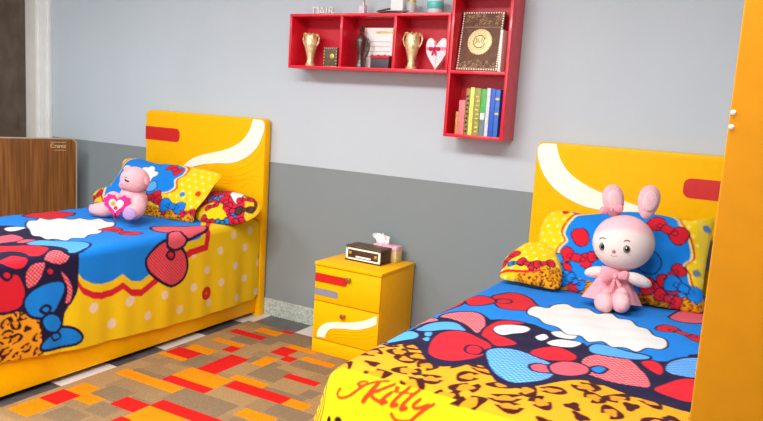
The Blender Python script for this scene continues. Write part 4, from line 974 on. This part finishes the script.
def make_books():
    z0 = RBZ0+ST; Y = -.155
    B = [(45, 62, 200, (196, 140, 60), 'thin short ochre'), (62, 105, 108, (238, 120, 124), 'salmon pink'), (106, 132, 50, (150, 122, 60), 'patterned brown-gold'), (133, 162, 50, (238, 226, 110), 'bright yellow'),
         (163, 206, 50, (150, 152, 70), 'olive and gold'), (207, 244, 50, (72, 180, 70), 'green with grey foot'), (245, 270, 50, (214, 212, 220), 'slim white'), (271, 304, 52, (40, 92, 196), 'royal blue'), (305, 337, 52, (52, 110, 204), 'mid blue with gilt spots')]
    names = [b[4] for b in B]; lo = RBX0+ST+.004
    for i, (a, b, top, c, nm) in enumerate(B):
        zt = 330; x0 = aty(450+a/6.783, 105, Y)[0]; x1 = aty(450+b/6.783, 105, Y)[0]-.0012; x0 = max(x0, lo); x1 = min(x1, RBX1-ST-.003)
        if x1-x0 < .006: x1 = x0+.006
        lo = x1+.001
        h = {200: .125, 108: .19}.get(top, .262-.003*(i % 3)); d = .10 if top > 100 else .125
        nb = 'beside the '+(names[i+1]+' one' if i < 8 else 'shelf side')
        t = thing('book', f'{nm} book standing upright {nb}' if i < 8 else f'{nm} book standing at the shelf side', 'book', ((x0+x1)/2, Y+d/2, z0), 'books in the tall red shelf')
        m = mat('book_cloth', c, .5, var=.15, scale=50); b_ = NB(); e = .0018
        add_box(b_, x0, x0+e, Y, Y+d, z0, z0+h); add_box(b_, x1-e, x1, Y, Y+d, z0, z0+h); add_box(b_, x0, x1, Y-.001, Y+e, z0, z0+h, .0006); cov = obj('cover', b_, m, t)
        box('pages', (x0+e, x1-e, Y+e, Y+d-.004, z0+.003, z0+h-.004), m_paper, t, 0)
        if i in (2, 4):
            g = NB()
            for k in range(9): add_ell(g, ((x0+x1)/2+.002*math.sin(k*2.1), Y-.0012, z0+.02+.024*k), ((x1-x0)*.3, .001, .006), None, 8, 6)
            obj('gilt_tooling', g, [m_dark, m_goldd][i // 3], cov)
        if i == 5: box('grey_spine_foot', (x0+.0005, x1-.0005, Y-.0018, Y, z0+.002, z0+.085), mat('slate_print', (112, 128, 134), .5), cov, 0); box('white_spine_mark', (x0+.003, x1-.003, Y-.0024, Y, z0+.09, z0+.125), m_white, cov, .001)
        if i in (8,): 
            for zz in (.12, .2): box('spine_label', (x0+.002, x1-.002, Y-.0018, Y, z0+zz, z0+zz+.012), m_goldd, cov, 0)
make_books()

# ------------------------------------------------------------------ upright board and wardrobe
def make_board():
    xr = aty(74.5, 165, -.13)[0]; zt = aty(60, 136.5, -.13)[2]; x0 = xr-1.02; y0 = -.13; y1 = -.112
    t = thing('wood_grain_board', 'brown wood-grain board with rounded corners and pale edging, standing upright behind the bed', 'board', (xr, y1, 0))
    m = mat('striped_wood_grain', (126, 82, 46), .45, spec=.3); nt = m.node_tree; b = nt.nodes['Principled BSDF']
    mp = nd(nt, 'ShaderNodeMapping'); mp.inputs['Scale'].default_value = (22, 22, .7); tc = nt.nodes['Texture Coordinate']; no = nd(nt, 'ShaderNodeTexNoise'); no.inputs['Scale'].default_value = 2.5; no.inputs['Detail'].default_value = 6
    nt.links.new(tc.outputs['Object'], mp.inputs['Vector']); nt.links.new(mp.outputs[0], no.inputs['Vector'])
    cr = nd(nt, 'ShaderNodeValToRGB'); cr.color_ramp.elements[0].color = lin((112, 66, 28)); cr.color_ramp.elements[1].color = lin((150, 94, 42)); cr.color_ramp.elements[0].position = .38; cr.color_ramp.elements[1].position = .62
    nt.links.new(no.outputs['Fac'], cr.inputs['Fac']); nt.links.new(cr.outputs['Color'], b.inputs['Base Color'])
    out = rect_round(x0, xr, .0, zt, .05, 'cd'); inn = rect_round(x0+.009, xr-.009, .009, zt-.009, .043, 'cd')
    obj('panel', add_prism(NB(), inn, (0, y1-.005, 0), (1, 0, 0), (0, 0, 1), y1-.005-y0-.002), m, t)
    e = NB(); n = len(out); vs = [[e.verts.new((p[0], y, p[1])) for p in P] for P, y in ((out, y0), (inn, y0), (inn, y1), (out, y1))]
    for a in range(4):
        A, B = vs[a], vs[(a+1) % 4]
        for i in range(n): e.faces.new((A[i], A[(i+1) % n], B[(i+1) % n], B[i]))
    obj('edge_trim', e, m_chrome, t)
    p1 = aty(67.5, 147, y0); p0 = p1-np.array([.115, 0, 0])
    cu = bpy.data.curves.new('logo', 'FONT'); cu.body = 'Crama'; cu.size = 1; cu.extrude = .02; o = bpy.data.objects.new('tmp', cu); COL.objects.link(o)
    me = bpy.data.meshes.new_from_object(o.evaluated_get(bpy.context.evaluated_depsgraph_get())); bpy.data.objects.remove(o)
    wd = max(v.co.x for v in me.vertices); k = (p1[0]-p0[0])/wd
    me.transform(Matrix.Translation((p0[0], y0-.0005, p0[2]))@Matrix.Rotation(PI/2, 4, 'X')@Matrix.Diagonal((k, k*1.1, .1, 1)))
    bm = bmesh.new(); bm.from_mesh(me); add_box(bm, p0[0], p1[0], y0-.002, y0+.003, p0[2]+.042, p0[2]+.045); add_box(bm, p0[0]+.03, p1[0], y0-.002, y0+.003, p0[2]-.02, p0[2]-.017); bpy.data.meshes.remove(me)
    best = None
    for q in range(0, 70):
        f = math.radians(q); P = np.array([xr-.97*math.cos(f), y1-.97*math.sin(f), zt]); v = M@(P-CAM); X_, Y2 = 381.5+F*v[0]/v[2], 210.5+F*v[1]/v[2]
        Q = np.array([xr-.1*math.cos(f), y1-.1*math.sin(f), zt]); v = M@(Q-CAM); sl = (Y2-(210.5+F*v[1]/v[2]))/(X_-(381.5+F*v[0]/v[2]))
        if best is None or abs(sl-.008) < best[0]: best = (abs(sl-.008), f)
    t.rotation_euler.z = best[1]
    obj('logo', bm, mat('logo_gold', (236, 206, 160), .4, .2), t, smooth=False)
make_board()
def make_wardrobe():
    y0 = -2.78; y1 = -2.2; x0 = aty(717, 210, y0)[0]; x1 = x0+1.0; H = 2.3
    t = thing('wardrobe', 'tall amber-yellow wardrobe at the foot of the rabbit plush bed', 'wardrobe', ((x0+x1)/2, (y0+y1)/2, .0))
    box('carcass', (x0, x1, y0+.02, y1, .0, H), m_yelp, t, .003)
    for a, b in ((x0, (x0+x1)/2-.001), ((x0+x1)/2+.001, x1)):
        d = box('door', (a, b, y0, y0+.019, .06, H-.02), m_yelp, t, .003)
        xc = b-.04 if a == x0 else a+.04
        h = NB(); add_tube(h, [(xc, y0-.002, .98), (xc, y0-.03, 1.0), (xc, y0-.03, 1.12), (xc, y0-.002, 1.14)], .006); obj('handle', h, m_chrome, d)
        if a == x0:
            for px_, py in ((733.5, 112.5), (731.5, 127)):
                p = aty(px_, py, y0); s = NB(); add_ell(s, p, (.0035, .002, .0035), None, 14, 8); obj('screw_cap', s, m_white, d)
make_wardrobe()

# ------------------------------------------------------------------ light and camera
def area(name, loc, size, power, rot=(0, 0, 0), col=(1, 1, 1)):
    l = bpy.data.lights.new(name, 'AREA'); l.shape = 'RECTANGLE'; l.size, l.size_y = size; l.energy = power; l.color = col
    o = bpy.data.objects.new(name, l); COL.objects.link(o); o.location = loc; o.rotation_euler = rot
area('ceiling_lamp', (-2.2, -2.9, 2.9), (1.6, .8), 84, col=(.98, .99, 1))
area('ceiling_lamp', (-4.6, -2.6, 2.9), (1.0, .6), 40, col=(.98, .99, 1))
area('ceiling_lamp', (-.5, -3.0, 2.9), (1.0, .6), 52, col=(.98, .99, 1))
area('added_front_fill', (-2.4, -5.1, 1.75), (2.6, 1.4), 30, rot=(PI/2, 0, 0), col=(.95, .98, 1))  # added fill from behind the camera, no window is built there
w = bpy.data.worlds.new('world'); scene.world = w; w.use_nodes = True
w.node_tree.nodes['Background'].inputs[0].default_value = (.9, .93, 1, 1); w.node_tree.nodes['Background'].inputs[1].default_value = .3
cd = bpy.data.cameras.new('camera'); co = bpy.data.objects.new('camera', cd); COL.objects.link(co)
cd.sensor_fit = 'HORIZONTAL'; cd.sensor_width = 36; cd.lens = F/763*36; cd.clip_start = .02
mw = CR.to_4x4(); mw.translation = Vector([float(v) for v in CAM]); co.matrix_world = mw
scene.camera = co
vs = scene.view_settings; vs.view_transform = 'Standard'; vs.look = 'None'; vs.gamma = 1; vs.use_curve_mapping = False; vs.exposure = .5
